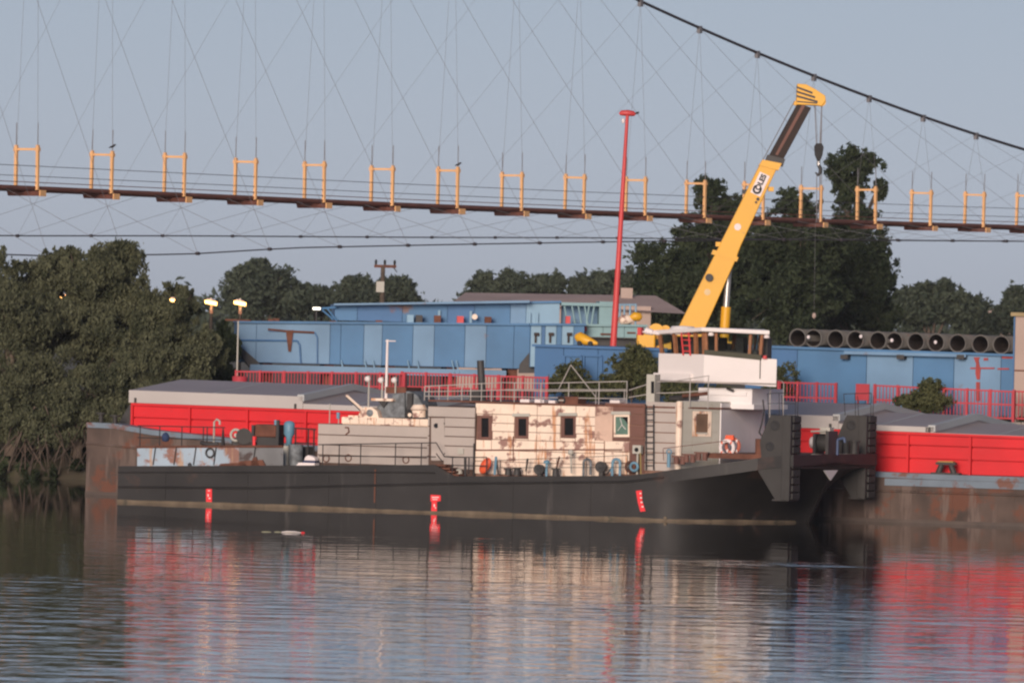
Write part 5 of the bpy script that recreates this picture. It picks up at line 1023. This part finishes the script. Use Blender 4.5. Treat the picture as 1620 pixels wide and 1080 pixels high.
# the pipes on the girder
def pipes():
    cs = [(1262, 537), (1287, 537.5), (1322, 538), (1353, 539), (1389, 539.5), (1415, 540), (1449, 541), (1481, 542), (1515, 543), (1551, 544), (1584, 544.5)]
    orders = ['first', 'second', 'third', 'fourth', 'fifth', 'sixth', 'seventh', 'eighth', 'ninth', 'tenth', 'eleventh']
    proto = None
    for i, (x, y) in enumerate(cs):
        V = V2-.6+.35*((i*7) % 3)/2; u, z = SH.at(x, y, V); rr = .335
        t = sthing('steel_pipe', f'large weathered steel pipe, {orders[i]} from the left in the row on the blue girder', 'pipe', u, V, ztf(u)+.04+rr, 'large pipes lying on the blue girder')
        if proto is None:
            b1 = MB(); n = 28; Lp = 5.2
            b1.lathe([(rr-.035, 0), (rr, 0), (rr, -Lp), (rr-.035, -Lp)], (0, 0, 0), 'y', n); me1 = b1.mesh('pipe_wall'); me1.materials.append(m_pipe)
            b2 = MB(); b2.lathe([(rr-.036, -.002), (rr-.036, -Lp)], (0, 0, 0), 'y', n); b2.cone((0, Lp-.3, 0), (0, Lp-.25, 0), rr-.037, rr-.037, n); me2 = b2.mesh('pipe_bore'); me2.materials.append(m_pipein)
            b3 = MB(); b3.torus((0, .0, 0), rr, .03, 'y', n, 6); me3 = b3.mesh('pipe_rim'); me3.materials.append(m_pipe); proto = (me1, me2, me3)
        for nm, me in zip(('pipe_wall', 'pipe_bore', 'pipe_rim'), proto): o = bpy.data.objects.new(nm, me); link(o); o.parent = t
        t.rotation_euler = (0, random.uniform(0, 6), -SH.a+random.uniform(-.03, .03))
pipes()
for x, y, lab in ((1279, 533, 'second'), (1362, 532, 'fourth'), (1411, 538, 'sixth'), (1480, 541, 'eighth')):
    u_, z_ = SH.at(x, y, V2-.75); t = sthing('white_tag', f'small white patch at the mouth of the {lab} pipe from the left', 'tag', u_, V2-.75, z_, 'white patches at the pipe mouths')
    MB().lathe([(0, .07), (.05, .05), (.07, 0), (.05, -.06), (0, -.08)], (0, 0, 0), 'z', 10).build('rag', m_white_mark, t); MB().tube([(0, .02, 0), (0, .3, -.02)], .015).build('wire', m_black, t)
# ------------------------------------------------------------------ red fences and sign
def fence(label, x0, y0, x1, y1, v, npost, bars=True, h=1.05):
    (u0, z0), (u1, z1) = SH.at(x0, y0, v), SH.at(x1, y1, v); t = sthing('red_fence', label, 'fence', u0, v, QZ, 'red fences on the quay'); L_ = u1-u0; hz = lambda x: (z0+(z1-z0)*x/L_)-QZ
    for i in range(npost):
        x = L_*i/(npost-1); MB().box(x-.045, x+.045, -.045, .045, -.05, hz(x)+.02).build('post', m_redf, t)
    for f in (.97, .55, .12): MB().hexa([(0, -.03, hz(0)*f-.03), (L_, -.03, hz(L_)*f-.03), (L_, .03, hz(L_)*f-.03), (0, .03, hz(0)*f-.03), (0, -.03, hz(0)*f+.03), (L_, -.03, hz(L_)*f+.03), (L_, .03, hz(L_)*f+.03), (0, .03, hz(0)*f+.03)]).build('rail', m_redf, t)
    if bars:
        b = MB(); n = int(L_/.135)
        for i in range(n): x = L_*(i+.5)/n; b.box(x-.016, x+.016, -.012, .012, .1, hz(x)-.03)
        b.build('bars', m_redf, t, kind='stuff')
FV = 22.3
fence('long red railing on the quay below the striped blue girder', 374, 586, 640, 590, FV, 8)
fence('red railing on the quay ending at the green bushes, behind the tug roof', 636, 588, 866, 596, FV+.3, 7)
fence('short red railing panel just right of the white wheelhouse', 1232, 603, 1323, 606, FV, 4)
fence('long red railing at the right edge below the pipe girder', 1384, 608, 1604, 618, FV, 7)
fence('red railing reaching out of the picture at the right edge', 1604, 617, 1680, 621, FV+.4, 4)
u_, z_ = SH.at(1365, 607, FV); t = sthing('red_sign_board', 'plain red square board on legs between two red railings', 'board', u_, FV, QZ)
MB().box(-.27, .27, -.03, .03, z_-QZ-.62, z_-QZ).build('board', m_redf, t)
for s in (-.2, .2): MB().box(s-.03, s+.03, .035, .08, -.05, z_-QZ-.1).build('leg', m_redf, t)
u_, z_ = SH.at(383, 590, FV-.2); t = sthing('red_drum', 'red oil drum at the left end of the long red railing', 'drum', u_, FV-.4, QZ); b = MB(); b.lathe([(0, 0), (.29, 0), (.29, .3), (.305, .32), (.29, .34), (.29, .6), (.305, .62), (.29, .64), (.29, .9), (.27, .92), (0, .9)], (0, 0, 0), 'z', 18); b.build('shell', m_redf, t)
u_, z_ = SH.at(375, 590, FV); t = sthing('white_pole', 'thin pale pole at the left end of the striped blue girder', 'pole', u_, FV, QZ); MB().cone((0, 0, -.2), (.0, 0, SH.at(376, 505, FV)[1]-QZ), .04, .03, 8).build('shaft', m_greyp, t); MB().box(-.55, .55, -.05, .05, SH.at(376, 505, FV)[1]-QZ-.06, SH.at(376, 505, FV)[1]-QZ).build('arm', m_rust, t)
# leaning red flood light pole
def red_pole():
    Y = 350.0; a = W(967, 600, Y); bq = W(992.5, 182, Y); a = a+(a-bq)*((a.z-QZ+.3)/(bq.z-a.z))
    t = thing('floodlight_pole', 'tall leaning red steel pole with a lamp head on top', 'pole', (a.x, Y, QZ-.3)); o = Vector((a.x, Y, QZ-.3))
    MB(o).sweep([a, a.lerp(bq, .35), a.lerp(bq, .7), bq], [.155, .13, .095, .07], 12).build('shaft', m_redp, t)
    MB(o).cone(a, a+(bq-a)*.12, .19, .18, 12).build('rusty_foot', m_rust, t)
    MB(o).sweep([W(980, 181, Y), W(983, 179, Y), W(993, 179, Y), W(1002, 180, Y), W(1005, 182, Y)], [.05, .11, .13, .11, .06], 10).build('lamp_crown', m_redp, t)
    MB(o).tube([W(1002, 181, Y), W(1011, 178, Y)], .045).build('crown_arm', m_rubber, t); MB(o).lathe([(0, .1), (.06, .05), (.07, -.08), (0, -.12)], W(986, 191, Y), 'z', 8).build('bulb', m_white_mark, t)
red_pole()
# street lamps that are lit
m_lamp = bpy.data.materials.new('sodium_lamp'); m_lamp.use_nodes = True; _b = m_lamp.node_tree.nodes['Principled BSDF']; _b.inputs['Base Color'].default_value = (1, .6, .2, 1); _b.inputs['Emission Color'].default_value = (1, .50, .14, 1); _b.inputs['Emission Strength'].default_value = 6.5
def street_lamp(x, y, Y, label, power=25, em=None):
    p = W(x, y, Y); t = thing('street_lamp', label, 'street lamp', (p.x, Y+.35, QZ), 0, 'lit street lamps'); o = Vector((p.x, Y+.35, QZ))
    MB(o).sweep([(p.x, Y+.35, QZ-.2), (p.x, Y+.35, p.z-.5)], [.1, .07], 10).build('post', m_knee, t)
    MB(o).sweep([(p.x, Y+.35, p.z-.5), (p.x-.0, Y+.3, p.z-.1), (p.x, Y, p.z+.12), (p.x, Y-.45, p.z+.1)], [.08, .07, .06, .06], 8).build('arm', m_cream, t)
    MB(o).hexa([p+Vector(q) for q in ((-.2, -.55, .06), (.2, -.55, .0), (.2, .1, .0), (-.2, .1, .07), (-.16, -.5, .13), (.17, -.5, .07), (.17, .05, .08), (-.16, .05, .14))]).build('head', m_cream, t)
    MB(o).hexa([p+Vector(q) for q in ((-.25, -.6, -.08), (.25, -.6, -.17), (.25, .0, -.17), (-.25, .0, -.08), (-.26, -.6, .05), (.26, -.6, -.02), (.26, .02, -.01), (-.26, .02, .06))]).build('lens', em or m_lamp, t)  # oversize glowing lens; the lamp's bloom is built into its shape
street_lamp(334, 477, 372, 'lit orange street lamp just left of the striped blue girder, the left of two', 30)
street_lamp(380, 478, 372, 'lit orange street lamp above the left end of the striped blue girder', 30)
street_lamp(99, 467, 372, 'lit orange street lamp glowing through the left willow crown', 15)
street_lamp(273, 474, 372, 'faint lit orange street lamp behind the right side of the willows', 12)
# far shed, cabin, pylon
def shed():
    Y = 430.0; a, c = W(722, 468, Y), W(1062, 500, Y); z1 = W(890, 466, Y).z; z0 = W(890, 482, Y).z; t = thing('long_shed', 'long low shed with pale pinkish roof and chimney behind the girders', 'shed', ((a.x+c.x)/2, Y, QZ)); o = Vector(((a.x+c.x)/2, Y, QZ)); x0, x1 = W(716, 470, Y).x, W(1040, 470, Y).x
    MB(o).box(x0+.3, x1-.3, Y+.4, Y+9, QZ-.1, z0+.02).build('wall', m_wallp, t)
    r_ = MB(o).add([(x0, Y, z0), (x1+1.5, Y, z0-.3), (x1, Y+5, z1+.08), (x0+.6, Y+5, z1), (x0, Y+10, z0), (x1+1.5, Y+10, z0-.3)], [(0, 1, 2, 3), (3, 2, 5, 4), (0, 3, 4), (1, 5, 2)]).build('roof', m_roofo, t)
    p = W(993, 470, Y); MB(o).box(p.x-.3, p.x+.3, Y+3.8, Y+4.6, z0, W(993, 455, Y).z).build('chimney', m_wallp, r_)
    for i in range(5): MB(o).box(x0+1.2+i*1.9, x0+2.1+i*1.9, Y+.36, Y+.42, QZ+.9, QZ+1.8).build('window', m_glass_d, t)
shed()
u_, z_ = SH.at(1612, 497, 24.2)
def cabin():
    V = 24.0; u0, zt_ = SH.at(1607, 500, V); t = sthing('guard_cabin', 'narrow pinkish cabin with yellowish flat roof cut by the right edge', 'cabin', u0, V, QZ); zz = zt_-QZ
    MB().box(0, 2.4, .0, 2.2, -.1, zz).build('wall', m_wallp, t); MB().box(-.15, 2.55, -.15, 2.35, zz+.002, zz+.14).build('roof', mat('roof_ochre', (.33, .25, .13), .8), t)
    MB().box(-.0, 2.4, -.03, -.002, zz*.48, zz*.48+.05).build('ledge', m_rust, t); MB().box(-.06, -.004, -.04, .5, -.05, zz-.02).build('corner_pipe', m_blued, t); MB().box(.6, 1.5, -.02, .01, 1.2, 2.0).build('window', m_glass_d, t)
cabin()
def pylon():
    Y = 480.0; p = W(606, 420, Y); t = thing('utility_pole', 'weathered wooden utility pole with crossarm in front of the far trees', 'utility pole', (p.x, Y, QZ)); o = Vector((p.x, Y, QZ))
    MB(o).cone((p.x, Y, QZ-.2), (p.x, Y, p.z), .2, .12, 10).build('pole', m_bark, t); MB(o).box(p.x-.5, p.x+.75, Y-.1, Y+.1, p.z-.12, p.z+.04).build('crossarm', m_rust, t)
    for dx in (-.4, .1, .65): MB(o).lathe([(.0, .3), (.06, .26), (.08, .12), (.05, 0)], (p.x+dx, Y, p.z+.04), 'z', 8).build('insulator', m_rubber, t)
    MB(o).tube([(p.x+.5, Y, p.z), (p.x+.8, Y, p.z-.35)], .03).build('stay', m_black, t); MB(o).box(p.x-.35, p.x+.1, Y-.3, Y-.15, p.z-1.5, p.z-.9).build('transformer_box', m_greyp, t)
pylon()
# ------------------------------------------------------------------ trees and bushes
rng = np.random.default_rng(5)
def leaf_mesh(name, clumps, size, m, droop=0.0, twig=40, spread=.12, keep=None, boughs=36, mult=2.2):
    """clumps: (centre, (rx, ry, rz), leaf count). Leaves sit in small sprays spread through each clump, denser near its surface."""
    pos = []; tint = []
    sub = []
    for c, r, n in clumps:
        k = boughs; c = np.array(c, float); r = np.array(r, float)
        d = rng.normal(size=(k, 3)); d /= np.linalg.norm(d, axis=1)[:, None]
        cc = c+d*(rng.uniform(.1, 1, k)**.5*.92)[:, None]*r; f = rng.uniform(.11, .34, k); wt = f**2/np.sum(f**2)
        for i in range(k): sub.append((cc[i], r*f[i]*np.array([1.1, 1.1, .9]), max(8, int(n*mult*wt[i]))))
    for c, r, n in clumps if boughs > 5 else ():      # stray shoots that break the outline
        k = 22; c = np.array(c, float); r = np.array(r, float); d = rng.normal(size=(k, 3)); d[:, 2] = np.abs(d[:, 2])*.9-.15; d /= np.linalg.norm(d, axis=1)[:, None]
        cc = c+d*rng.uniform(.85, 1.16, k)[:, None]*r
        for i in range(k): f = rng.uniform(.05, .13); sub.append((cc[i], r*f*np.array([1, 1, 1.7]), max(8, int(n*mult*.004*rng.uniform(.5, 1.5)))))
    for c, r, n in sub:
        bt = rng.uniform(-.25, .25)
        c = np.array(c, float); r = np.array(r, float); k = max(6, n//twig)
        d = rng.normal(size=(k, 3)); d /= np.linalg.norm(d, axis=1)[:, None]
        rad = rng.uniform(.2, 1, k)**.5*rng.uniform(.75, 1.25, k)
        cen = c+d*rad[:, None]*r; ct = rng.uniform(0, 1, k)
        idx = rng.integers(0, k, n); sp = spread*3.2*r.mean()
        p = cen[idx]+rng.normal(size=(n, 3))*sp*np.array([1, 1, .8])
        if droop: p[:, 2] -= np.abs(rng.normal(size=n))*droop*r[2]
        pos.append(p); tint.append(np.clip(ct[idx]*.5+.15+bt+rng.uniform(0, .35, n), 0, 1))
    p = np.concatenate(pos); t = np.concatenate(tint)
    if keep is not None: k = keep(p); p = p[k]; t = t[k]
    n = len(p)
    a = rng.normal(size=(n, 3)); a /= np.linalg.norm(a, axis=1)[:, None]
    if droop: a[:, 2] = -np.abs(a[:, 2])-.6; a /= np.linalg.norm(a, axis=1)[:, None]
    b = np.cross(a, rng.normal(size=(n, 3))); b /= np.linalg.norm(b, axis=1)[:, None]
    s = size*rng.uniform(.6, 1.35, n)[:, None]
    v = np.stack([p-a*s, p+b*s*.38, p+a*s, p-b*s*.38], 1).reshape(-1, 3)
    me = bpy.data.meshes.new(name); me.vertices.add(4*n); me.vertices.foreach_set('co', v.astype(np.float32).ravel())
    me.loops.add(4*n); me.loops.foreach_set('vertex_index', np.arange(4*n, dtype=np.int32)); me.polygons.add(n); me.polygons.foreach_set('loop_start', np.arange(0, 4*n, 4, dtype=np.int32))
    at = me.attributes.new('tint', 'FLOAT', 'FACE'); at.data.foreach_set('value', t.astype(np.float32)); me.materials.append(m); me.update(calc_edges=True); return me
def tree(name, label, cat, base, clumps, size, m, bark=None, group=None, droop=0.0, r0=.25, twig=40, spread=.10, crown='crown', fork=.45, gaps=(), mult=2.2):
    o = Vector(base); t = thing(name, label, cat, o, 0, group); cl = [(Vector(c)-o, r, n) for c, r, n in clumps]
    cr = bpy.data.objects.new(crown, leaf_mesh(crown, cl, size, m, droop, twig, spread, (lambda p: gapmask(p, o, gaps)) if gaps else None, 36, mult)); link(cr); cr.parent = t
    b = MB(); top = max(c.z for c, r, n in cl); mid = Vector((0, 0, top*fork))
    b.sweep([(0, 0, -.3), (.03, 0, mid.z*.5), mid], [r0, r0*.8, r0*.62], 9)
    for c, r, n in cl:
        e = c+Vector((0, 0, r[2]*.35)); q = mid.lerp(e, .5)+Vector((0, 0, .12*(e-mid).length)); s = mid*.75
        b.sweep([s, q, e], [r0*.45, r0*.26, r0*.07], 6)
        for j in range(4):
            w_ = c+Vector((random.uniform(-.8, .8)*r[0], random.uniform(-.8, .8)*r[1], random.uniform(-.5, .8)*r[2])); b.sweep([q.lerp(e, .3*j/3), q.lerp(w_, .6)+Vector((0, 0, .1)), w_], [r0*.16, r0*.1, r0*.03], 5)
    b.build('trunk', bark or m_bark, t); return t
def gapmask(p, o, gaps):      # openings in the foliage around the lamps
    q = p+np.array(o); k = np.ones(len(q), bool); d = q-np.array(CAM)
    for c, rr in gaps:
        a = np.array(c)-np.array(CAM); a /= np.linalg.norm(a); w_ = d-np.outer(d@a, a); k &= np.linalg.norm(w_, axis=1) > rr*rng.uniform(.6, 1.3, len(q))
    return k
def CL(px, py, Y, rx, ry, n, dep=None):
    p = W(px, py, Y); s = Y/FPX; return (tuple(p), (rx*s, (dep or rx)*s, ry*s), n)
random.seed(3)
def base_at(px, Y, z=QZ-.3): p = W(px, 600, Y); return (p.x, Y, z)
g = 'willows on the left bank'
tree('willow_tree', 'tall broad willow on the left bank, top reaching the lower bridge cables', 'tree', base_at(150, 354, 1.5), [CL(165, 440, 354, 72, 50, 9000), CL(75, 455, 355, 62, 48, 7000), CL(120, 530, 353, 95, 65, 11000), CL(235, 500, 354, 60, 55, 7000), CL(180, 410, 355, 42, 30, 3500), CL(100, 415, 356, 36, 24, 2500)], .085, m_leafw, None, g, .25, .3, gaps=((W(99, 466, 372), .24), (W(273, 474, 372), .2)), mult=2.9)
tree('willow_tree', 'rounded willow whose crown leans over the barge roof end', 'tree', base_at(285, 352, 2.5), [CL(265, 505, 352, 48, 50, 7000), CL(315, 560, 352, 40, 42, 5000), CL(255, 570, 351, 66, 50, 7000), CL(285, 478, 353, 26, 28, 2200), CL(250, 620, 350, 50, 26, 3500)], .085, m_leafw, None, g, .25, .26, gaps=((W(273, 474, 372), .2),), mult=2.9)
tree('willow_tree', 'dense willow at the left edge of the picture hanging over the water', 'tree', base_at(20, 350, 1.2), [CL(15, 500, 351, 80, 62, 9000), CL(45, 600, 350, 85, 60, 9500), CL(-20, 430, 353, 55, 42, 5000), CL(10, 670, 349.5, 60, 42, 5000), CL(-60, 560, 352, 60, 90, 6000)], .085, m_leafw, None, g, .25, .3)
tree('willow_tree', 'low spreading willow above the bare roots beside the barge end', 'tree', base_at(125, 349, 1.2), [CL(150, 625, 349.5, 70, 46, 8000), CL(90, 660, 349, 62, 40, 6000), CL(185, 660, 349, 48, 30, 3500), CL(205, 590, 350, 50, 36, 4500)], .085, m_leafw, None, g, .3, .22)
tree('dark_shrub', 'dark shrub behind the left end of the striped girder', 'shrub', base_at(358, 360, QZ-.3), [CL(352, 560, 360, 24, 50, 3000), CL(345, 600, 360, 36, 24, 2500)], .16, m_leafd, None, None, .1, .08)
bw = bpy.data.objects.new('bank_wood', leaf_mesh('bank_wood', [CL(-150, 470, 353, 90, 70, 7000), CL(-190, 560, 352, 100, 70, 7000), CL(-140, 650, 350, 70, 60, 4000), CL(-360, 450, 355, 100, 80, 7000), CL(-330, 570, 353, 110, 70, 7000), CL(-420, 640, 352, 90, 70, 4000)], .13, m_leafw, .25, 40, .1, None, 20, 1.4)); link(bw)
tag(bw, 'willow wood going on along the left bank', 'wood', kind='stuff')
def roots():     # bare twigs and roots hanging to the water under the willows
    t = thing('fallen_branches', 'tangle of bare branches and roots at the water edge under the willows', 'branches', base_at(110, 347.5, 0))
    o = Vector(t.location)
    for i in range(46):
        x0 = random.uniform(20, 150); y0 = random.uniform(640, 700); x1 = x0+random.uniform(-55, 45); y1 = random.uniform(725, 756)
        a = W(x0, y0, 349+random.uniform(-.6, .8)); c = W(x1, y1, 348+random.uniform(-1.2, .6)); q = a.lerp(c, .5)+Vector((random.uniform(-.3, .3), 0, random.uniform(0, .35))); rr = random.choice((.02, .025, .03, .05))
        MB(o).sweep([a, q, c], [rr, rr*.85, rr*.5], 5).build('branch', m_barkd if i % 3 else m_bark, t)
roots()
def bank_weeds():
    n = 9000; xs = rng.uniform(-26, -11, n); d = rng.uniform(0, 1, n); cl = []
    for i in range(46):
        x = -26+15*i/45; y = 350+random.uniform(0, 2.2); cl.append(((x, y+.2, (y-349.6)*.42+.15), (.6, .5, .3), 260))
    o = bpy.data.objects.new('bank_weeds', leaf_mesh('bank_weeds', cl, .11, m_leafd, 0, 30, .2, None, 2, 1.5)); link(o); tag(o, 'low dark weeds covering the left river bank', 'weeds', kind='stuff')
bank_weeds()
# the tall dark trees behind the crane
g = 'tall dark trees behind the crane'
tree('poplar_tree', 'dark leafy tree left of the crane boom with an open pointed top', 'tree', base_at(1110, 525), [CL(1125, 470, 525, 95, 75, 9000), CL(1060, 430, 525, 55, 50, 4500), CL(1130, 380, 525, 62, 55, 5500), CL(1128, 318, 526, 26, 34, 1300), CL(1165, 335, 526, 20, 28, 900), CL(1195, 420, 524, 55, 60, 5000), CL(1048, 480, 524, 52, 55, 4500), CL(1110, 298, 527, 12, 20, 250)], .17, m_leafd, None, g, 0, .4, 30, mult=2.3)
tree('poplar_tree', 'tallest dark tree right of the crane hook with a round top', 'tree', base_at(1330, 530), [CL(1335, 470, 530, 85, 70, 9000), CL(1352, 265, 530, 46, 30, 3000), CL(1345, 305, 530, 30, 26, 1300), CL(1350, 345, 530, 34, 30, 1800), CL(1320, 400, 530, 78, 55, 7500), CL(1365, 440, 529, 52, 78, 6500), CL(1385, 495, 529, 36, 38, 3000), CL(1392, 300, 531, 12, 18, 250)], .17, m_leafd, None, g, 0, .45, 30, mult=2.3)
tree('poplar_tree', 'dark tree between the boom and the tallest tree, leaning top left', 'tree', base_at(1250, 515), [CL(1250, 480, 515, 85, 60, 8000), CL(1258, 325, 516, 36, 22, 1800), CL(1225, 400, 515, 45, 60, 4000), CL(1275, 400, 515, 55, 60, 5000), CL(1268, 355, 516, 30, 26, 1500)], .17, m_leafd, None, g, 0, .4, 30, mult=2.3)
# farther trees
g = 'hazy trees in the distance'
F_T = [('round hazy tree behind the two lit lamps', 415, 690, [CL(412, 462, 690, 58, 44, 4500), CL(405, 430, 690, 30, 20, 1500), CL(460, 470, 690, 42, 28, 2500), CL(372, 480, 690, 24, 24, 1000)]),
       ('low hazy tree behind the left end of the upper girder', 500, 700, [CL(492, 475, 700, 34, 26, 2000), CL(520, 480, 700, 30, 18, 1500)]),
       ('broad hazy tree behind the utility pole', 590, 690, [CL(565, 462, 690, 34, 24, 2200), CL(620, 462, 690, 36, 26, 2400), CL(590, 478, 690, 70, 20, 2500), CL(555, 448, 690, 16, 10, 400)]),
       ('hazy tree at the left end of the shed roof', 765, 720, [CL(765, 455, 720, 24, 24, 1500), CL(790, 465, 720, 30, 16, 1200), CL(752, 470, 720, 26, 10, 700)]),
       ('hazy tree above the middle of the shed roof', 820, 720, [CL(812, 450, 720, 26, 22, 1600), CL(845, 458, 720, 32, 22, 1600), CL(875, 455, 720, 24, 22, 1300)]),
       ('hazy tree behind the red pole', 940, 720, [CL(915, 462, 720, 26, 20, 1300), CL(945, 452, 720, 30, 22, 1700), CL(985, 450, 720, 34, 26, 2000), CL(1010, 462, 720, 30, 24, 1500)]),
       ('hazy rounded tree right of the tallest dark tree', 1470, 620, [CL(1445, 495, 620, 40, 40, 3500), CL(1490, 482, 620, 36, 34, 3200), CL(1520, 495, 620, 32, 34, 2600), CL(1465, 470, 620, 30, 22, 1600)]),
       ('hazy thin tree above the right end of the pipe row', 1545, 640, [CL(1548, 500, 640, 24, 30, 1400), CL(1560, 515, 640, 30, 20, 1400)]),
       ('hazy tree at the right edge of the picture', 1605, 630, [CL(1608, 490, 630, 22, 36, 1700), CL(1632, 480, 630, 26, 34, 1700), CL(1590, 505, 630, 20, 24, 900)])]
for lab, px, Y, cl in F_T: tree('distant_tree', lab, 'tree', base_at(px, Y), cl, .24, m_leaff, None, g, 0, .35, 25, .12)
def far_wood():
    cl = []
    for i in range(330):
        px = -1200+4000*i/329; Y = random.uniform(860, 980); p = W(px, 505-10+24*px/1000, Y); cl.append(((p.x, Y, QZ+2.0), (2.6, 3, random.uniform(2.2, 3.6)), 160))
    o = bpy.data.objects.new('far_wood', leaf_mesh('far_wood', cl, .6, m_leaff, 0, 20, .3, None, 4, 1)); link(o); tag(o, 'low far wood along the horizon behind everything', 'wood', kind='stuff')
far_wood()
def quay_weeds():
    cl = []
    for i in range(90):
        u = random.uniform(8, 30); v = QV+random.uniform(.4, 3.4); p = SH.w(u, v, QZ+.06); cl.append((tuple(p), (.35, .3, .12), 70))
    o = bpy.data.objects.new('quay_weeds', leaf_mesh('quay_weeds', cl, .07, m_leafb, 0, 20, .25, None, 1, 1)); link(o); tag(o, 'dry weeds along the edge of the quay', 'weeds', kind='stuff')
quay_weeds()
# bushes on the quay
def bush(label, px, py, rx, ry, v, n, m=m_leafb, extra=()):
    cl = []
    for (x, y, a, c, k) in [(px, py, rx, ry, n)]+list(extra):
        p = SH.P(x, y, v); w_ = SH.w(*p); s = w_.y/FPX; cl.append((tuple(w_), (a*s, a*s*.8, c*s), k))
    p = SH.P(px, py, v); b0 = SH.w(p.x, v, QZ-.1); tree('bush', label, 'bush', b0, cl, .075, m, m_barkd, 'bushes on the quay', 0, .04, 18, .12, 'foliage', .3)
bush('green bush on the quay left of the foot of the red pole', 905, 600, 32, 26, 24.3, 2200, extra=[(935, 618, 40, 16, 1200), (880, 612, 20, 14, 600)])
bush('large green bush on the quay between the red pole and the wheelhouse', 1000, 578, 38, 28, 24.5, 3200, extra=[(985, 605, 40, 24, 1800), (1022, 600, 22, 30, 1400)])
bush('dark green bush behind the pedestal under the wheelhouse', 1075, 622, 46, 22, 24.0, 2400, extra=[(1130, 628, 40, 18, 1500)])
bush('thin wispy bush just right of the wheelhouse', 1240, 600, 20, 32, 22.9, 600, extra=[(1225, 622, 30, 12, 500)])
bush('brown green bush growing through the right red railing', 1470, 632, 36, 20, 22.0, 2600, extra=[(1475, 612, 22, 14, 350), (1440, 637, 26, 12, 700)])
# pale far buildings on the right
def far_house():
    Y = 660.0; p = W(1588, 490, Y); t = thing('far_house', 'pale pink house among the trees near the right edge', 'house', (p.x, Y, QZ)); w2 = 1.5; h = W(1588, 481, Y).z-QZ
    MB().box(-w2, w2, 0, 5, -.1, h-.9).build('wall', m_wallp, t); MB().add([(-w2-.3, -.3, h-.9), (w2+.3, -.3, h-.9), (w2+.3, 5.3, h-.9), (-w2-.3, 5.3, h-.9), (0, -.3, h), (0, 5.3, h)], [(0, 4, 5, 3), (1, 2, 5, 4), (0, 1, 4), (2, 3, 5)]).build('roof', m_roofo, t)
    for s in (-.9, .5): MB().box(s, s+.55, -.04, .01, h-2.4, h-1.4).build('window', m_glass_d, t)
far_house()
# floating bits on the water
def debris():
    p = WZ(460, 842, 0); t = thing('floating_debris', 'small white floating debris with a red tip on the water, left of centre', 'debris', (p.x, p.y, 0), R(8)); t.scale = (.6, .6, .6)
    MB().sweep([(-.5, 0, .02), (-.2, .02, .05), (.25, 0, .05), (.55, .03, .01)], [.02, .035, .03, .015], 8).build('bottle', m_white_mark, t); MB().sweep([(.55, .03, .01), (.62, .03, .03), (.75, .03, .02)], [.02, .03, .02], 8).build('cap', m_red_mark, t)
    for i in range(7): x = random.uniform(-1.4, 1.3); MB().sweep([(x-.18, .1*i, .005), (x, .1*i+.03, .02), (x+.2, .1*i, .005)], [.015, .025, .01], 5).build('reed', mat('reed', (.3, .3, .2), .8) if i == 0 else bpy.data.materials['reed'], t)
debris()

# ------------------------------------------------------------------ evening haze
def haze():
    m = bpy.data.materials.new('evening_haze'); m.use_nodes = True; N = m.node_tree.nodes; N.remove(N['Principled BSDF'])
    v = N.new('ShaderNodeVolumePrincipled'); v.inputs['Color'].default_value = (.86, .9, 1, 1); v.inputs['Density'].default_value = HAZE; v.inputs['Anisotropy'].default_value = 0.0
    m.node_tree.links.new(v.outputs[0], N['Material Output'].inputs['Volume'])
    o = MB().box(-1200, 1200, -60, 1400, -1.9, 60).build('haze', m); tag(o, 'thin bluish evening haze over the river', 'haze', kind='stuff')
HAZE = .00006
haze()
